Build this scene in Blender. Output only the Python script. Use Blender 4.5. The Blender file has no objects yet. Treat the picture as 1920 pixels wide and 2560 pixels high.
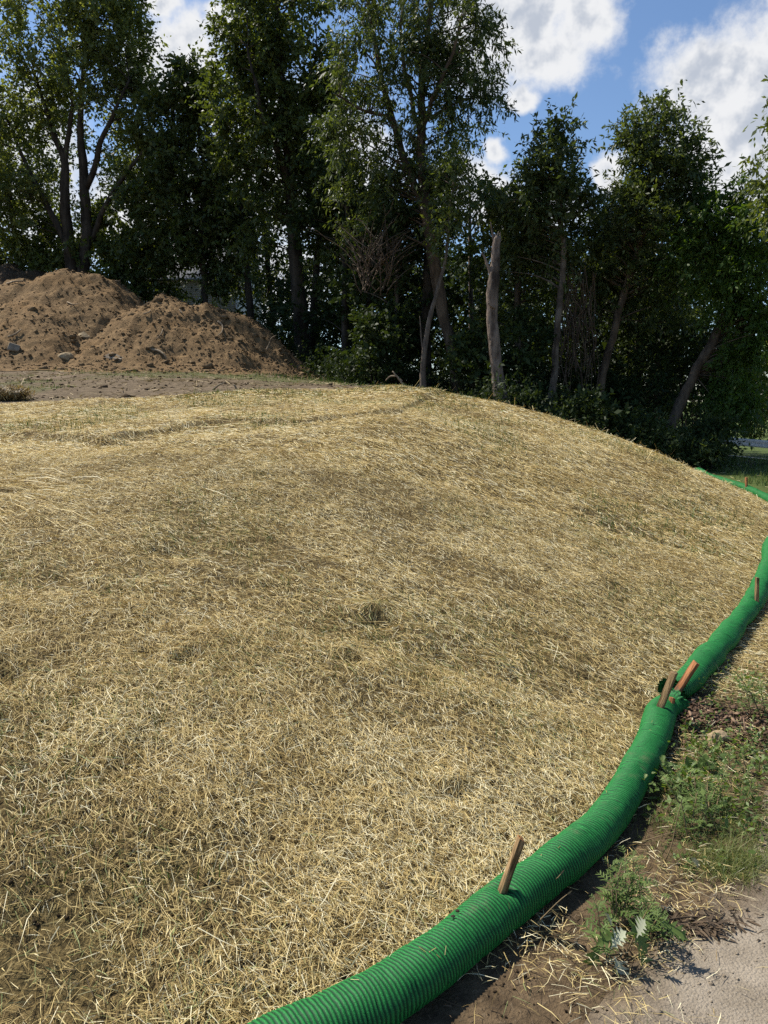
import bpy, math, random
import numpy as np
from mathutils import Vector

# ------------------------------------------------------------------ camera, sky, sun, exposure
sc = bpy.context.scene
COL = sc.collection
EYE = 1.6
F = 1924.0                      # focal length in photo pixels (1920 x 2560)
PITCH = math.atan(280 / F)      # camera looks slightly down
cam_d = bpy.data.cameras.new("camera")
cam_d.sensor_fit = 'VERTICAL'
cam_d.sensor_height = 34.6
cam_d.lens = 34.6 * F / 2560
cam_d.clip_start = 0.05
cam_d.clip_end = 3000
cam = bpy.data.objects.new("camera", cam_d)
COL.objects.link(cam)
cam.location = (0, 0, EYE)
cam.rotation_euler = (math.pi / 2 - PITCH, 0, 0)
sc.camera = cam

SUN_TO = Vector((-0.62, 0.37, 1.0)).normalized()
sun_el = math.asin(SUN_TO.z)
sun_az = math.atan2(SUN_TO.x, SUN_TO.y)
sd = bpy.data.lights.new("sun", 'SUN')
sd.energy = 5.0
sd.angle = math.radians(0.53)
sd.color = (1.0, 0.94, 0.84)
so = bpy.data.objects.new("sun", sd)
COL.objects.link(so)
so.rotation_euler = SUN_TO.to_track_quat('Z', 'Y').to_euler()

sc.view_settings.view_transform = 'Standard'
sc.view_settings.look = 'None'
sc.view_settings.exposure = 0.5
sc.view_settings.gamma = 1.0
sc.view_settings.use_curve_mapping = False
sc.cycles.use_denoising = False
sc.cycles.max_bounces = 8
sc.cycles.transparent_max_bounces = 4
sc.cycles.diffuse_bounces = 3
sc.cycles.glossy_bounces = 2
sc.cycles.transmission_bounces = 3


def ray(px, py):
    u = (px - 960) / F
    v = (1280 - py) / F
    c, s = math.cos(PITCH), math.sin(PITCH)
    return np.array([u, c + v * s, -s + v * c])


def at(px, py, Y):
    """the point at distance Y in front of the camera seen at photo pixel (px, py)"""
    d = ray(px, py)
    return np.array([0, 0, EYE]) + d * (Y / d[1])


def at_z(px, py, z):
    d = ray(px, py)
    return np.array([0, 0, EYE]) + d * ((z - EYE) / d[2])


# ---- world: blue sky with cumulus clouds
world = bpy.data.worlds.new("World")
sc.world = world
world.use_nodes = True
wt = world.node_tree
wt.nodes.clear()


def N(tree, typ, **kw):
    n = tree.nodes.new(typ)
    for k, v in kw.items():
        if k == 'ins':
            for i, val in v.items():
                if hasattr(val, 'is_linked'):
                    tree.links.new(val, n.inputs[i])
                else:
                    n.inputs[i].default_value = val
        else:
            setattr(n, k, v)
    return n


def M(tree, op, a, b=None, c=None, clamp=False):
    n = N(tree, 'ShaderNodeMath', operation=op, use_clamp=clamp)
    for i, v in enumerate((a, b, c)):
        if v is None:
            continue
        if hasattr(v, 'is_linked'):
            tree.links.new(v, n.inputs[i])
        else:
            n.inputs[i].default_value = v
    return n.outputs[0]


def VM(tree, op, a, b=None):
    n = N(tree, 'ShaderNodeVectorMath', operation=op)
    for i, v in enumerate((a, b)):
        if v is None:
            continue
        if hasattr(v, 'is_linked'):
            tree.links.new(v, n.inputs[i])
        else:
            n.inputs[i].default_value = v
    return n.outputs['Value'] if op in ('LENGTH', 'DOT_PRODUCT') else n.outputs[0]


def mixc(tree, fac, a, b):
    n = N(tree, 'ShaderNodeMix', data_type='RGBA')
    for i, v in ((0, fac), (6, a), (7, b)):
        if hasattr(v, 'is_linked'):
            tree.links.new(v, n.inputs[i])
        else:
            n.inputs[i].default_value = v if i == 0 else (*v[:3], 1)
    return n.outputs[2]


def noise(tree, vec, scale, detail=4, rough=0.55, out=0, dist=0.0):
    n = N(tree, 'ShaderNodeTexNoise')
    tree.links.new(vec, n.inputs['Vector'])
    n.inputs['Scale'].default_value = scale
    n.inputs['Detail'].default_value = detail
    n.inputs['Roughness'].default_value = rough
    n.inputs['Distortion'].default_value = dist
    return n.outputs[out]


def maprange(tree, v, a, b, c=0.0, d=1.0, smooth=True):
    n = N(tree, 'ShaderNodeMapRange')
    n.interpolation_type = 'SMOOTHSTEP' if smooth else 'LINEAR'
    tree.links.new(v, n.inputs[0])
    for i, x in enumerate((a, b, c, d)):
        n.inputs[i + 1].default_value = x
    return n.outputs[0]


sky = N(wt, 'ShaderNodeTexSky')
sky.sky_type = 'NISHITA'
sky.sun_disc = False
sky.sun_elevation = sun_el
sky.sun_rotation = sun_az
sky.air_density = 1.0
sky.dust_density = 0.3
sky.ozone_density = 5.0
tc = N(wt, 'ShaderNodeTexCoord')
D = VM(wt, 'NORMALIZE', tc.outputs['Generated'])
warp = noise(wt, D, 9.0, 5, 0.6, out=1)
warp = VM(wt, 'SUBTRACT', warp, (0.5, 0.5, 0.5))
sc1 = N(wt, 'ShaderNodeVectorMath', operation='SCALE')
wt.links.new(warp, sc1.inputs[0])
sc1.inputs['Scale'].default_value = 0.06
Dw = VM(wt, 'ADD', D, sc1.outputs[0])
clouds = [  # photo pixel centre, half width, half height in pixels
    (1330, 50, 130, 120), (1455, 55, 95, 100), (1370, 150, 140, 80), (1215, 100, 130, 130), (1310, 250, 55, 36),
    (1760, 190, 140, 115), (1890, 170, 150, 120), (1850, 320, 190, 160), (1900, 450, 190, 120), (2060, 300, 260, 260),
    (460, 105, 100, 75), (400, 170, 110, 80), (560, 60, 60, 40), (400, 10, 60, 26),
    (1535, 435, 50, 40), (1245, 385, 36, 36), (1180, 470, 120, 80),
    (760, 420, 260, 200), (420, 560, 300, 160), (60, 420, 160, 200), (640, 700, 260, 130), (1300, 520, 200, 60),
]
field = None
for (cx, cy, hw, hh) in clouds:
    d0 = ray(cx, cy)
    d0 = d0 / np.linalg.norm(d0)
    rx, rz = hw / F, hh / F
    v = VM(wt, 'SUBTRACT', Dw, tuple(d0))
    v = VM(wt, 'MULTIPLY', v, (1 / rx, 1 / (0.5 * (rx + rz)), 1 / rz))
    ln = VM(wt, 'LENGTH', v)
    g = M(wt, 'SUBTRACT', 1.0, ln)
    field = g if field is None else M(wt, 'SMOOTH_MAX', field, g, 0.25)
# the same kind of cumulus goes on over the whole sky
big = noise(wt, D, 2.6, 3, 0.5)
gen = maprange(wt, big, 0.60, 0.78, -1.4, 0.7, smooth=False)
field = M(wt, 'MAXIMUM', field, gen)
fine = noise(wt, D, 26.0, 6, 0.62)
fieldn = M(wt, 'ADD', field, M(wt, 'MULTIPLY', M(wt, 'SUBTRACT', fine, 0.5), 1.15))
alpha = maprange(wt, fieldn, -0.08, 0.52)
# relief: the cloud is brighter where it turns to the sun
offs = VM(wt, 'ADD', D, tuple(SUN_TO * 0.018))
n_a = noise(wt, D, 11.0, 5, 0.6)
n_b = noise(wt, offs, 11.0, 5, 0.6)
rel = M(wt, 'MULTIPLY', M(wt, 'SUBTRACT', n_a, n_b), 2.6)
body = maprange(wt, fieldn, 0.15, 1.1, 1.0, 0.62)
bright = M(wt, 'ADD', body, rel)
bright = M(wt, 'MINIMUM', M(wt, 'MAXIMUM', bright, 0.45), 1.12)
ccol = mixc(wt, maprange(wt, bright, 0.45, 1.0), (0.52, 0.57, 0.66), (0.88, 0.89, 0.91))
bg1 = N(wt, 'ShaderNodeBackground', ins={0: sky.outputs[0], 1: 0.10})
bg2 = N(wt, 'ShaderNodeBackground', ins={0: ccol, 1: 0.70})
mx = N(wt, 'ShaderNodeMixShader', ins={0: alpha, 1: bg1.outputs[0], 2: bg2.outputs[0]})
wo = N(wt, 'ShaderNodeOutputWorld', ins={0: mx.outputs[0]})

# ------------------------------------------------------------------ helpers
rng = np.random.default_rng(7)


def hash2(ix, iy, seed):
    h = (ix.astype(np.int64) * 374761393 + iy.astype(np.int64) * 668265263 + seed * 1442695041) & 0xffffffff
    h = ((h ^ (h >> 13)) * 1274126177) & 0xffffffff
    h = h ^ (h >> 16)
    return (h & 0xffff) / 65535.0


def vnoise(x, y, seed=0):
    ix, iy = np.floor(x), np.floor(y)
    fx, fy = x - ix, y - iy
    fx, fy = fx * fx * (3 - 2 * fx), fy * fy * (3 - 2 * fy)
    a, b = hash2(ix, iy, seed), hash2(ix + 1, iy, seed)
    c, d = hash2(ix, iy + 1, seed), hash2(ix + 1, iy + 1, seed)
    return (a + (b - a) * fx) * (1 - fy) + (c + (d - c) * fx) * fy


def fbm(x, y, seed=0, octv=4, gain=0.5):
    s, amp, tot = 0, 1.0, 0.0
    for o in range(octv):
        s = s + amp * (vnoise(x * 2 ** o, y * 2 ** o, seed + o * 17) - 0.5)
        tot += amp
        amp *= gain
    return s / tot


def sstep(a, b, x):
    t = np.clip((x - a) / (b - a), 0, 1)
    return t * t * (3 - 2 * t)


def mesh_np(name, verts, faces, mat=None, attrs=None, smooth=False, corner_uv=None):
    """verts (n,3), faces: array (m,k) of one size or a list of lists"""
    me = bpy.data.meshes.new(name)
    verts = np.asarray(verts, dtype=np.float32)
    me.vertices.add(len(verts))
    me.vertices.foreach_set('co', verts.ravel())
    if isinstance(faces, np.ndarray):
        m, k = faces.shape
        me.loops.add(m * k)
        me.loops.foreach_set('vertex_index', faces.astype(np.int32).ravel())
        me.polygons.add(m)
        me.polygons.foreach_set('loop_start', np.arange(0, m * k, k, dtype=np.int32))
        me.polygons.foreach_set('loop_total', np.full(m, k, dtype=np.int32))
    else:
        lens = np.array([len(f) for f in faces], dtype=np.int32)
        flat = np.array([i for f in faces for i in f], dtype=np.int32)
        me.loops.add(len(flat))
        me.loops.foreach_set('vertex_index', flat)
        me.polygons.add(len(lens))
        me.polygons.foreach_set('loop_start', np.concatenate([[0], np.cumsum(lens)[:-1]]).astype(np.int32))
        me.polygons.foreach_set('loop_total', lens)
    me.update(calc_edges=True)
    if attrs:
        for k_, v_ in attrs.items():
            a = me.attributes.new(k_, 'FLOAT', 'POINT')
            a.data.foreach_set('value', np.asarray(v_, dtype=np.float32))
    if mat:
        me.materials.append(mat)
    if smooth:
        me.polygons.foreach_set('use_smooth', np.ones(len(me.polygons), dtype=bool))
    return me


def link(name, me, parent=None, label=None, cat=None, group=None, kind=None, loc=None):
    o = bpy.data.objects.new(name, me)
    COL.objects.link(o)
    if parent is not None:
        o.parent = parent
    if label:
        o['label'] = label
    if cat:
        o['category'] = cat
    if group:
        o['group'] = group
    if kind:
        o['kind'] = kind
    if loc is not None:
        o.location = loc
    return o


def thing(name, label, cat, loc=(0, 0, 0), group=None):
    return link(name, None, None, label, cat, group, None, loc)


class MB:
    """collects pieces into one mesh"""

    def __init__(self):
        self.v, self.f, self.a = [], [], []
        self.n = 0

    def add(self, v, f, a=0.5):
        v = np.asarray(v, dtype=float)
        self.v.append(v)
        self.f += [[i + self.n for i in ff] for ff in f]
        self.a.append(np.full(len(v), a) if np.isscalar(a) else np.asarray(a))
        self.n += len(v)

    def mesh(self, name, mat, smooth=False, origin=(0, 0, 0)):
        v = np.concatenate(self.v) - np.asarray(origin)
        return mesh_np(name, v, self.f, mat, {'rnd': np.concatenate(self.a)}, smooth)


def tube(mb, pts, radii, sides=6, wob=0.0, seed=0, caps=True, a=0.5):
    pts = np.asarray(pts, float)
    n = len(pts)
    tang = np.gradient(pts, axis=0)
    tang /= np.linalg.norm(tang, axis=1)[:, None] + 1e-9
    ref = np.array([1.0, 0, 0]) if abs(tang[0][0]) < 0.8 else np.array([0, 1.0, 0])
    r_ = np.random.default_rng(seed)
    vs = []
    for i in range(n):
        b = np.cross(tang[i], ref)
        b /= np.linalg.norm(b) + 1e-9
        ref = np.cross(b, tang[i])
        ang = np.arange(sides) * 2 * math.pi / sides
        rr = radii[i] * (1 + wob * r_.normal(size=sides))
        vs.append(pts[i] + (np.cos(ang) * rr)[:, None] * ref + (np.sin(ang) * rr)[:, None] * b)
    fs = []
    for i in range(n - 1):
        for j in range(sides):
            k = (j + 1) % sides
            fs.append([i * sides + j, i * sides + k, (i + 1) * sides + k, (i + 1) * sides + j])
    if caps:
        fs.append(list(range((n - 1) * sides, n * sides)))
        fs.append(list(range(sides - 1, -1, -1)))
    mb.add(np.concatenate(vs), fs, a)


def smooth_path(pts, n):
    """Catmull-Rom through pts (rows may hold extra columns), n samples evenly spaced by length"""
    p = np.asarray(pts, float)
    q = np.vstack([2 * p[0] - p[1], p, 2 * p[-1] - p[-2]])
    out = []
    for i in range(1, len(q) - 2):
        for t in np.linspace(0, 1, 24, endpoint=False):
            a, b, c, d = q[i - 1], q[i], q[i + 1], q[i + 2]
            out.append(0.5 * (2 * b + (c - a) * t + (2 * a - 5 * b + 4 * c - d) * t * t + (3 * b - a - 3 * c + d) * t ** 3))
    out.append(p[-1])
    out = np.array(out)
    dim = min(3, p.shape[1])
    L = np.concatenate([[0], np.cumsum(np.linalg.norm(np.diff(out[:, :dim], axis=0), axis=1))])
    s = np.linspace(0, L[-1], n)
    return np.stack([np.interp(s, L, out[:, k]) for k in range(out.shape[1])], axis=1)


# ------------------------------------------------------------------ materials
def new_mat(name):
    m = bpy.data.materials.new(name)
    m.use_nodes = True
    t = m.node_tree
    t.nodes.clear()
    out = N(t, 'ShaderNodeOutputMaterial')
    return m, t, out


def attr(t, name):
    a = N(t, 'ShaderNodeAttribute')
    a.attribute_name = name
    return a.outputs['Fac']


def ramp(t, fac, stops):
    r = N(t, 'ShaderNodeValToRGB')
    t.links.new(fac, r.inputs[0])
    e = r.color_ramp.elements
    while len(e) < len(stops):
        e.new(0.5)
    for el, (p, c) in zip(e, stops):
        el.position = p
        el.color = (*c, 1)
    return r.outputs[0]


def bsdf(t, col, rough=0.7, spec=0.3, normal=None):
    b = N(t, 'ShaderNodeBsdfPrincipled')
    for k, v in (('Base Color', col), ('Roughness', rough), ('Specular IOR Level', spec)):
        if hasattr(v, 'is_linked'):
            t.links.new(v, b.inputs[k])
        else:
            b.inputs[k].default_value = (*v, 1) if isinstance(v, tuple) else v
    if normal is not None:
        t.links.new(normal, b.inputs['Normal'])
    return b.outputs[0]


def bump(t, h, strength=0.5, dist=0.02):
    n = N(t, 'ShaderNodeBump')
    n.inputs['Strength'].default_value = strength
    n.inputs['Distance'].default_value = dist
    t.links.new(h, n.inputs['Height'])
    return n.outputs[0]


def thin_mat(name, stops, rough=0.5, spec=0.35, trans=0.3, tint=(1.0, 1.0, 0.6), patch=None):
    """thin leaf or straw: reflects and lets some light through"""
    m, t, out = new_mat(name)
    c = ramp(t, attr(t, 'rnd'), stops)
    if patch:
        g = N(t, 'ShaderNodeNewGeometry')
        c = mixc(t, maprange(t, noise(t, g.outputs['Position'], patch[0], 3), 0.42, 0.68), c, patch[1])
    b = bsdf(t, c, rough, spec)
    tr = N(t, 'ShaderNodeBsdfTranslucent')
    mu = N(t, 'ShaderNodeMix', data_type='RGBA', blend_type='MULTIPLY')
    mu.inputs[0].default_value = 1
    t.links.new(c, mu.inputs[6])
    mu.inputs[7].default_value = (*tint, 1)
    t.links.new(mu.outputs[2], tr.inputs[0])
    mixs = N(t, 'ShaderNodeMixShader', ins={0: trans, 1: b, 2: tr.outputs[0]})
    t.links.new(mixs.outputs[0], out.inputs[0])
    return m


def bark_mat(name, dark, light, scale=6.0, dep=0.03):
    m, t, out = new_mat(name)
    tcn = N(t, 'ShaderNodeNewGeometry')
    mp = N(t, 'ShaderNodeMapping')
    t.links.new(tcn.outputs['Position'], mp.inputs[0])
    mp.inputs['Scale'].default_value = (1, 1, 0.22)
    n1 = noise(t, mp.outputs[0], scale, 6, 0.65)
    n2 = noise(t, tcn.outputs['Position'], 1.7, 4, 0.6)
    c = mixc(t, maprange(t, n1, 0.3, 0.7), dark, light)
    c = mixc(t, maprange(t, n2, 0.45, 0.75, 0, 0.6), c, tuple(x * 0.55 for x in dark))
    b = bsdf(t, c, 0.9, 0.15, bump(t, n1, 0.9, dep))
    t.links.new(b, out.inputs[0])
    return m


def rock_mat(name, c1, c2, scale=9.0):
    m, t, out = new_mat(name)
    g = N(t, 'ShaderNodeNewGeometry')
    n1 = noise(t, g.outputs['Position'], scale, 6, 0.65)
    n2 = noise(t, g.outputs['Position'], scale * 0.3, 3)
    c = mixc(t, maprange(t, n1, 0.3, 0.7), c1, c2)
    c = mixc(t, maprange(t, n2, 0.5, 0.7, 0, 0.5), c, (0.13, 0.085, 0.05))
    b = bsdf(t, c, 0.92, 0.15, bump(t, n1, 0.7, 0.03))
    t.links.new(b, out.inputs[0])
    return m


STRAW = [(0.0, (0.06, 0.04, 0.018)), (0.25, (0.25, 0.17, 0.062)), (0.55, (0.54, 0.405, 0.158)),
         (0.85, (0.76, 0.615, 0.285)), (0.97, (0.88, 0.80, 0.53)), (1.0, (0.30, 0.34, 0.13))]
m_straw = thin_mat('straw', STRAW, 0.6, 0.25, 0.2, (1.0, 0.9, 0.6))
m_grass = thin_mat('grass_blade', [(0, (0.045, 0.085, 0.018)), (0.6, (0.10, 0.155, 0.035)), (1, (0.22, 0.23, 0.07))], 0.5, 0.35, 0.3)
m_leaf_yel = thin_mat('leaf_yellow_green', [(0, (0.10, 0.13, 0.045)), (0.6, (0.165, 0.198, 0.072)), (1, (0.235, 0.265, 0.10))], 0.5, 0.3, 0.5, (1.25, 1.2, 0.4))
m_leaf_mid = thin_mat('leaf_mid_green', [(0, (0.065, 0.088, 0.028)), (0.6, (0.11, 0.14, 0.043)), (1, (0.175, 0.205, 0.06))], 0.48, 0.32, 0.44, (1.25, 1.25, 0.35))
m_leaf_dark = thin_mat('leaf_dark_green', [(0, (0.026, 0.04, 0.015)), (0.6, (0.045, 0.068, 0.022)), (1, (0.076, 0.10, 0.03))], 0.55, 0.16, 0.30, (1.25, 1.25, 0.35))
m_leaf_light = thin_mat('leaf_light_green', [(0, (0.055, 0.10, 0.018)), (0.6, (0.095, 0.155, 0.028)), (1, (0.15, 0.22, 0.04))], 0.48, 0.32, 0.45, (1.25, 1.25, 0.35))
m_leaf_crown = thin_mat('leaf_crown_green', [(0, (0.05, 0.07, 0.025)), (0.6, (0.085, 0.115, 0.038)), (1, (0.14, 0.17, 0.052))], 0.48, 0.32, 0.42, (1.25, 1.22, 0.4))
m_bark_snag = bark_mat('bark_snag', (0.055, 0.04, 0.03), (0.29, 0.225, 0.175), 8.0, 0.09)
m_weed = thin_mat('weed_leaf', [(0, (0.06, 0.10, 0.026)), (0.6, (0.125, 0.185, 0.05)), (1, (0.21, 0.275, 0.09))], 0.5, 0.3, 0.35, (1.2, 1.3, 0.3))
m_silver = thin_mat('silver_leaf', [(0, (0.26, 0.29, 0.19)), (1, (0.44, 0.46, 0.33))], 0.55, 0.3, 0.15, (1, 1, 0.8))
m_dry = thin_mat('dry_stalk', [(0, (0.10, 0.07, 0.04)), (0.5, (0.22, 0.16, 0.085)), (1, (0.42, 0.32, 0.17))], 0.7, 0.2, 0.1)
m_deadweed = thin_mat('dead_weed', [(0, (0.035, 0.026, 0.018)), (1, (0.13, 0.09, 0.055))], 0.8, 0.2, 0.1)
m_bark_dark = bark_mat('bark_dark', (0.025, 0.02, 0.015), (0.085, 0.068, 0.05))
m_bark_brown = bark_mat('bark_brown', (0.055, 0.038, 0.026), (0.17, 0.125, 0.085))
m_bark_pale = bark_mat('bark_pale', (0.06, 0.045, 0.034), (0.21, 0.17, 0.13), 7.0, 0.03)
m_wood = bark_mat('dead_wood', (0.16, 0.12, 0.08), (0.38, 0.30, 0.2), 9.0, 0.01)
m_rock_tan = rock_mat('tan_rock', (0.26, 0.19, 0.11), (0.42, 0.33, 0.2))
m_rock_grey = rock_mat('grey_block', (0.17, 0.135, 0.095), (0.30, 0.25, 0.185))


def soil_mat(name, c1, c2, c3, s=1.0):
    m, t, out = new_mat(name)
    g = N(t, 'ShaderNodeNewGeometry')
    P = g.outputs['Position']
    n1 = noise(t, P, 7 * s, 7, 0.68)
    n2 = noise(t, P, 0.9 * s, 4, 0.6)
    n3 = noise(t, P, 30 * s, 5, 0.7)
    c = mixc(t, maprange(t, n1, 0.3, 0.72), c1, c2)
    c = mixc(t, maprange(t, n2, 0.42, 0.72, 0, 0.8), c, c3)
    c = mixc(t, maprange(t, n3, 0.58, 0.72, 0, 0.55), c, tuple(min(1, x * 1.9) for x in c2))
    h = M(t, 'ADD', n1, M(t, 'MULTIPLY', n3, 0.6))
    b = bsdf(t, c, 0.95, 0.12, bump(t, h, 1.0, 0.05))
    t.links.new(b, out.inputs[0])
    return m


m_pile = soil_mat('pile_soil', (0.115, 0.073, 0.036), (0.25, 0.165, 0.082), (0.20, 0.122, 0.055))
m_clod = soil_mat('clod_soil', (0.14, 0.092, 0.05), (0.28, 0.195, 0.105), (0.22, 0.145, 0.075), 2.0)
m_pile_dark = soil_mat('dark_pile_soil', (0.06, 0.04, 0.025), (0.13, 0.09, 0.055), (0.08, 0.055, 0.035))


def ground_mat():
    m, t, out = new_mat('ground_cover')
    g = N(t, 'ShaderNodeNewGeometry')
    P = g.outputs['Position']
    n1 = noise(t, P, 9, 6, 0.65)
    n2 = noise(t, P, 1.3, 4, 0.6)
    n3 = noise(t, P, 60, 4, 0.7)
    soil = mixc(t, maprange(t, n1, 0.3, 0.7), (0.055, 0.038, 0.022), (0.15, 0.105, 0.06))
    soil = mixc(t, maprange(t, n3, 0.55, 0.75, 0, 0.5), soil, (0.26, 0.2, 0.13))
    # matted old straw and seedling green on the mound between the loose stalks
    mat_ = mixc(t, maprange(t, n3, 0.35, 0.65), (0.05, 0.036, 0.016), (0.18, 0.13, 0.055))
    mat_ = mixc(t, maprange(t, n2, 0.55, 0.75, 0, 0.45), mat_, (0.07, 0.07, 0.026))
    c = mixc(t, attr(t, 'straw'), soil, mat_)
    # bare graded dirt
    dirt = mixc(t, maprange(t, n1, 0.3, 0.7), (0.085, 0.062, 0.037), (0.175, 0.132, 0.083))
    dirt = mixc(t, maprange(t, n2, 0.45, 0.7, 0, 0.5), dirt, (0.2, 0.15, 0.105))
    dirt = mixc(t, maprange(t, n3, 0.55, 0.7, 0, 0.5), dirt, (0.07, 0.05, 0.03))
    c = mixc(t, attr(t, 'dirt'), c, dirt)
    turf = mixc(t, maprange(t, n1, 0.3, 0.7), (0.045, 0.075, 0.018), (0.10, 0.12, 0.035))
    c = mixc(t, attr(t, 'turf'), c, turf)
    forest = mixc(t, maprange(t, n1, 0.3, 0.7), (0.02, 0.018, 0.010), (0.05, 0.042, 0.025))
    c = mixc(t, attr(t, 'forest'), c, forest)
    h = M(t, 'ADD', n1, M(t, 'MULTIPLY', n3, 0.5))
    b = bsdf(t, c, 0.95, 0.12, bump(t, h, 0.9, 0.03))
    t.links.new(b, out.inputs[0])
    return m


m_ground = ground_mat()


def path_mat():
    m, t, out = new_mat('gravel_path')
    g = N(t, 'ShaderNodeNewGeometry')
    P = g.outputs['Position']
    n1 = noise(t, P, 5, 6, 0.65)
    n3 = noise(t, P, 150, 3, 0.7)
    vo = N(t, 'ShaderNodeTexVoronoi')
    t.links.new(P, vo.inputs['Vector'])
    vo.inputs['Scale'].default_value = 110
    c = mixc(t, maprange(t, n1, 0.3, 0.7), (0.21, 0.174, 0.128), (0.325, 0.275, 0.21))
    c = mixc(t, maprange(t, n3, 0.5, 0.75, 0, 0.6), c, (0.12, 0.095, 0.07))
    c = mixc(t, maprange(t, vo.outputs['Distance'], 0.1, 0.3, 0.5, 0), c, (0.42, 0.37, 0.3))
    c = mixc(t, attr(t, 'edge'), mixc(t, maprange(t, n1, 0.3, 0.7), (0.065, 0.046, 0.028), (0.16, 0.118, 0.074)), c)
    h = M(t, 'ADD', M(t, 'MULTIPLY', vo.outputs['Distance'], -0.6), n3)
    b = bsdf(t, c, 0.95, 0.12, bump(t, h, 0.8, 0.008))
    t.links.new(b, out.inputs[0])
    return m


m_path = path_mat()


def simple_mat(name, col, rough=0.7, spec=0.3, nscale=None, var=0.25, bumpd=0.0):
    m, t, out = new_mat(name)
    c, nrm = col, None
    if nscale:
        g = N(t, 'ShaderNodeNewGeometry')
        n1 = noise(t, g.outputs['Position'], nscale, 5, 0.6)
        c = mixc(t, maprange(t, n1, 0.3, 0.7), tuple(x * (1 - var) for x in col), tuple(min(1, x * (1 + var)) for x in col))
        if bumpd:
            nrm = bump(t, n1, 0.6, bumpd)
    b = bsdf(t, c, rough, spec, nrm)
    t.links.new(b, out.inputs[0])
    return m


def sock_mat():
    m, t, out = new_mat('green_knit_mesh')
    g = N(t, 'ShaderNodeNewGeometry')
    P = g.outputs['Position']
    n1 = noise(t, P, 420, 2, 0.6)
    n2 = noise(t, P, 9, 5, 0.6)
    c = mixc(t, maprange(t, n1, 0.35, 0.65), (0.007, 0.10, 0.021), (0.024, 0.245, 0.052))
    c = mixc(t, maprange(t, n2, 0.5, 0.75, 0, 0.35), c, (0.03, 0.19, 0.05))
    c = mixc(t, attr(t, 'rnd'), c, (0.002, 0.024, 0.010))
    c = mixc(t, maprange(t, noise(t, P, 5.1, 5, 0.75), 0.56, 0.78, 0, 0.5), c, (0.13, 0.13, 0.07))
    b = bsdf(t, c, 0.6, 0.22, bump(t, n1, 0.5, 0.002))
    t.links.new(b, out.inputs[0])
    return m


m_sock = sock_mat()


def stake_mat(name, c1, c2):
    m, t, out = new_mat(name)
    tcn = N(t, 'ShaderNodeTexCoord')
    mp = N(t, 'ShaderNodeMapping')
    t.links.new(tcn.outputs['Object'], mp.inputs[0])
    mp.inputs['Scale'].default_value = (60, 60, 5)
    n1 = noise(t, mp.outputs[0], 1.5, 5, 0.6, dist=0.6)
    n2 = noise(t, tcn.outputs['Object'], 14, 4, 0.6)
    c = mixc(t, maprange(t, n1, 0.38, 0.62), tuple(x * 0.55 for x in c1), c2)
    c = mixc(t, maprange(t, n2, 0.48, 0.7, 0, 0.7), c, (0.13, 0.105, 0.075))
    b = bsdf(t, c, 0.85, 0.2, bump(t, n1, 0.9, 0.006))
    t.links.new(b, out.inputs[0])
    return m


m_stake = stake_mat('weathered_stake', (0.16, 0.10, 0.045), (0.36, 0.235, 0.115))
m_stake_red = stake_mat('reddish_stake', (0.26, 0.10, 0.04), (0.46, 0.20, 0.085))
m_stake_cut = stake_mat('stake_cut_end', (0.28, 0.11, 0.03), (0.42, 0.2, 0.07))

# ------------------------------------------------------------------ the lie of the land
SOCK_Z = 0.066
near_px = [(700, 2620), (800, 2566), (975, 2474), (1100, 2386), (1206, 2300), (1308, 2218), (1424, 2132), (1524, 2030), (1590, 1926), (1638, 1830), (1654, 1772)]
mid_px = [(1690, 1735), (1722, 1700), (1760, 1655), (1805, 1605), (1843, 1555), (1880, 1508), (1905, 1455), (1926, 1405)]
far_px = [(1950, 1262), (1905, 1238), (1862, 1219), (1815, 1203), (1770, 1190)]
NEARS = np.array([at_z(x, y, SOCK_Z)[:2] for x, y in near_px])
MIDS = np.array([at_z(x, y, SOCK_Z)[:2] for x, y in mid_px])
FARS = np.array([at_z(x, y, SOCK_Z)[:2] for x, y in far_px])
lead = np.array([(-14, -1.2), (-6, 0.0), (-3, 0.55), (-1.0, 1.15)])
link_mid = np.array([MIDS[-1] + (0.55, 1.05), FARS[0] + (-0.25, -0.9)])
back = np.array([(6.9, 16.6), (6.8, 19), (6.2, 22.5), (5.0, 27), (3.2, 32), (0, 40), (-4, 70)])
TOE = smooth_path(np.vstack([lead, NEARS[1:], MIDS, link_mid, FARS, back]), 150)


def toe_dist(x, y):
    """signed distance to the toe line, positive on the mound"""
    x = np.asarray(x, float)
    shp = x.shape
    x = x.ravel()
    y = np.asarray(y, float).ravel()
    A, B = TOE[:-1], TOE[1:]
    AB = B - A
    L2 = (AB ** 2).sum(1)
    out = np.empty(len(x))
    for s in range(0, len(x), 20000):
        px = x[s:s + 20000, None]
        py = y[s:s + 20000, None]
        t = np.clip(((px - A[:, 0]) * AB[:, 0] + (py - A[:, 1]) * AB[:, 1]) / L2, 0, 1)
        dx = px - (A[:, 0] + t * AB[:, 0])
        dy = py - (A[:, 1] + t * AB[:, 1])
        d2 = dx * dx + dy * dy
        k = d2.argmin(1)
        i = np.arange(len(k))
        cr = AB[k, 0] * dy[i, k] - AB[k, 1] * dx[i, k]
        out[s:s + 20000] = np.sqrt(d2[i, k]) * np.where(cr >= 0, 1, -1)
    return out.reshape(shp)


def straw_edge(x):
    return np.minimum(11.6 + 0.42 * (x + 5.8), 14.4 + np.maximum(x, 0) * 3.0) + 0.35 * fbm(x * 0.9, x * 0 + 3.1, 5)


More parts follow.
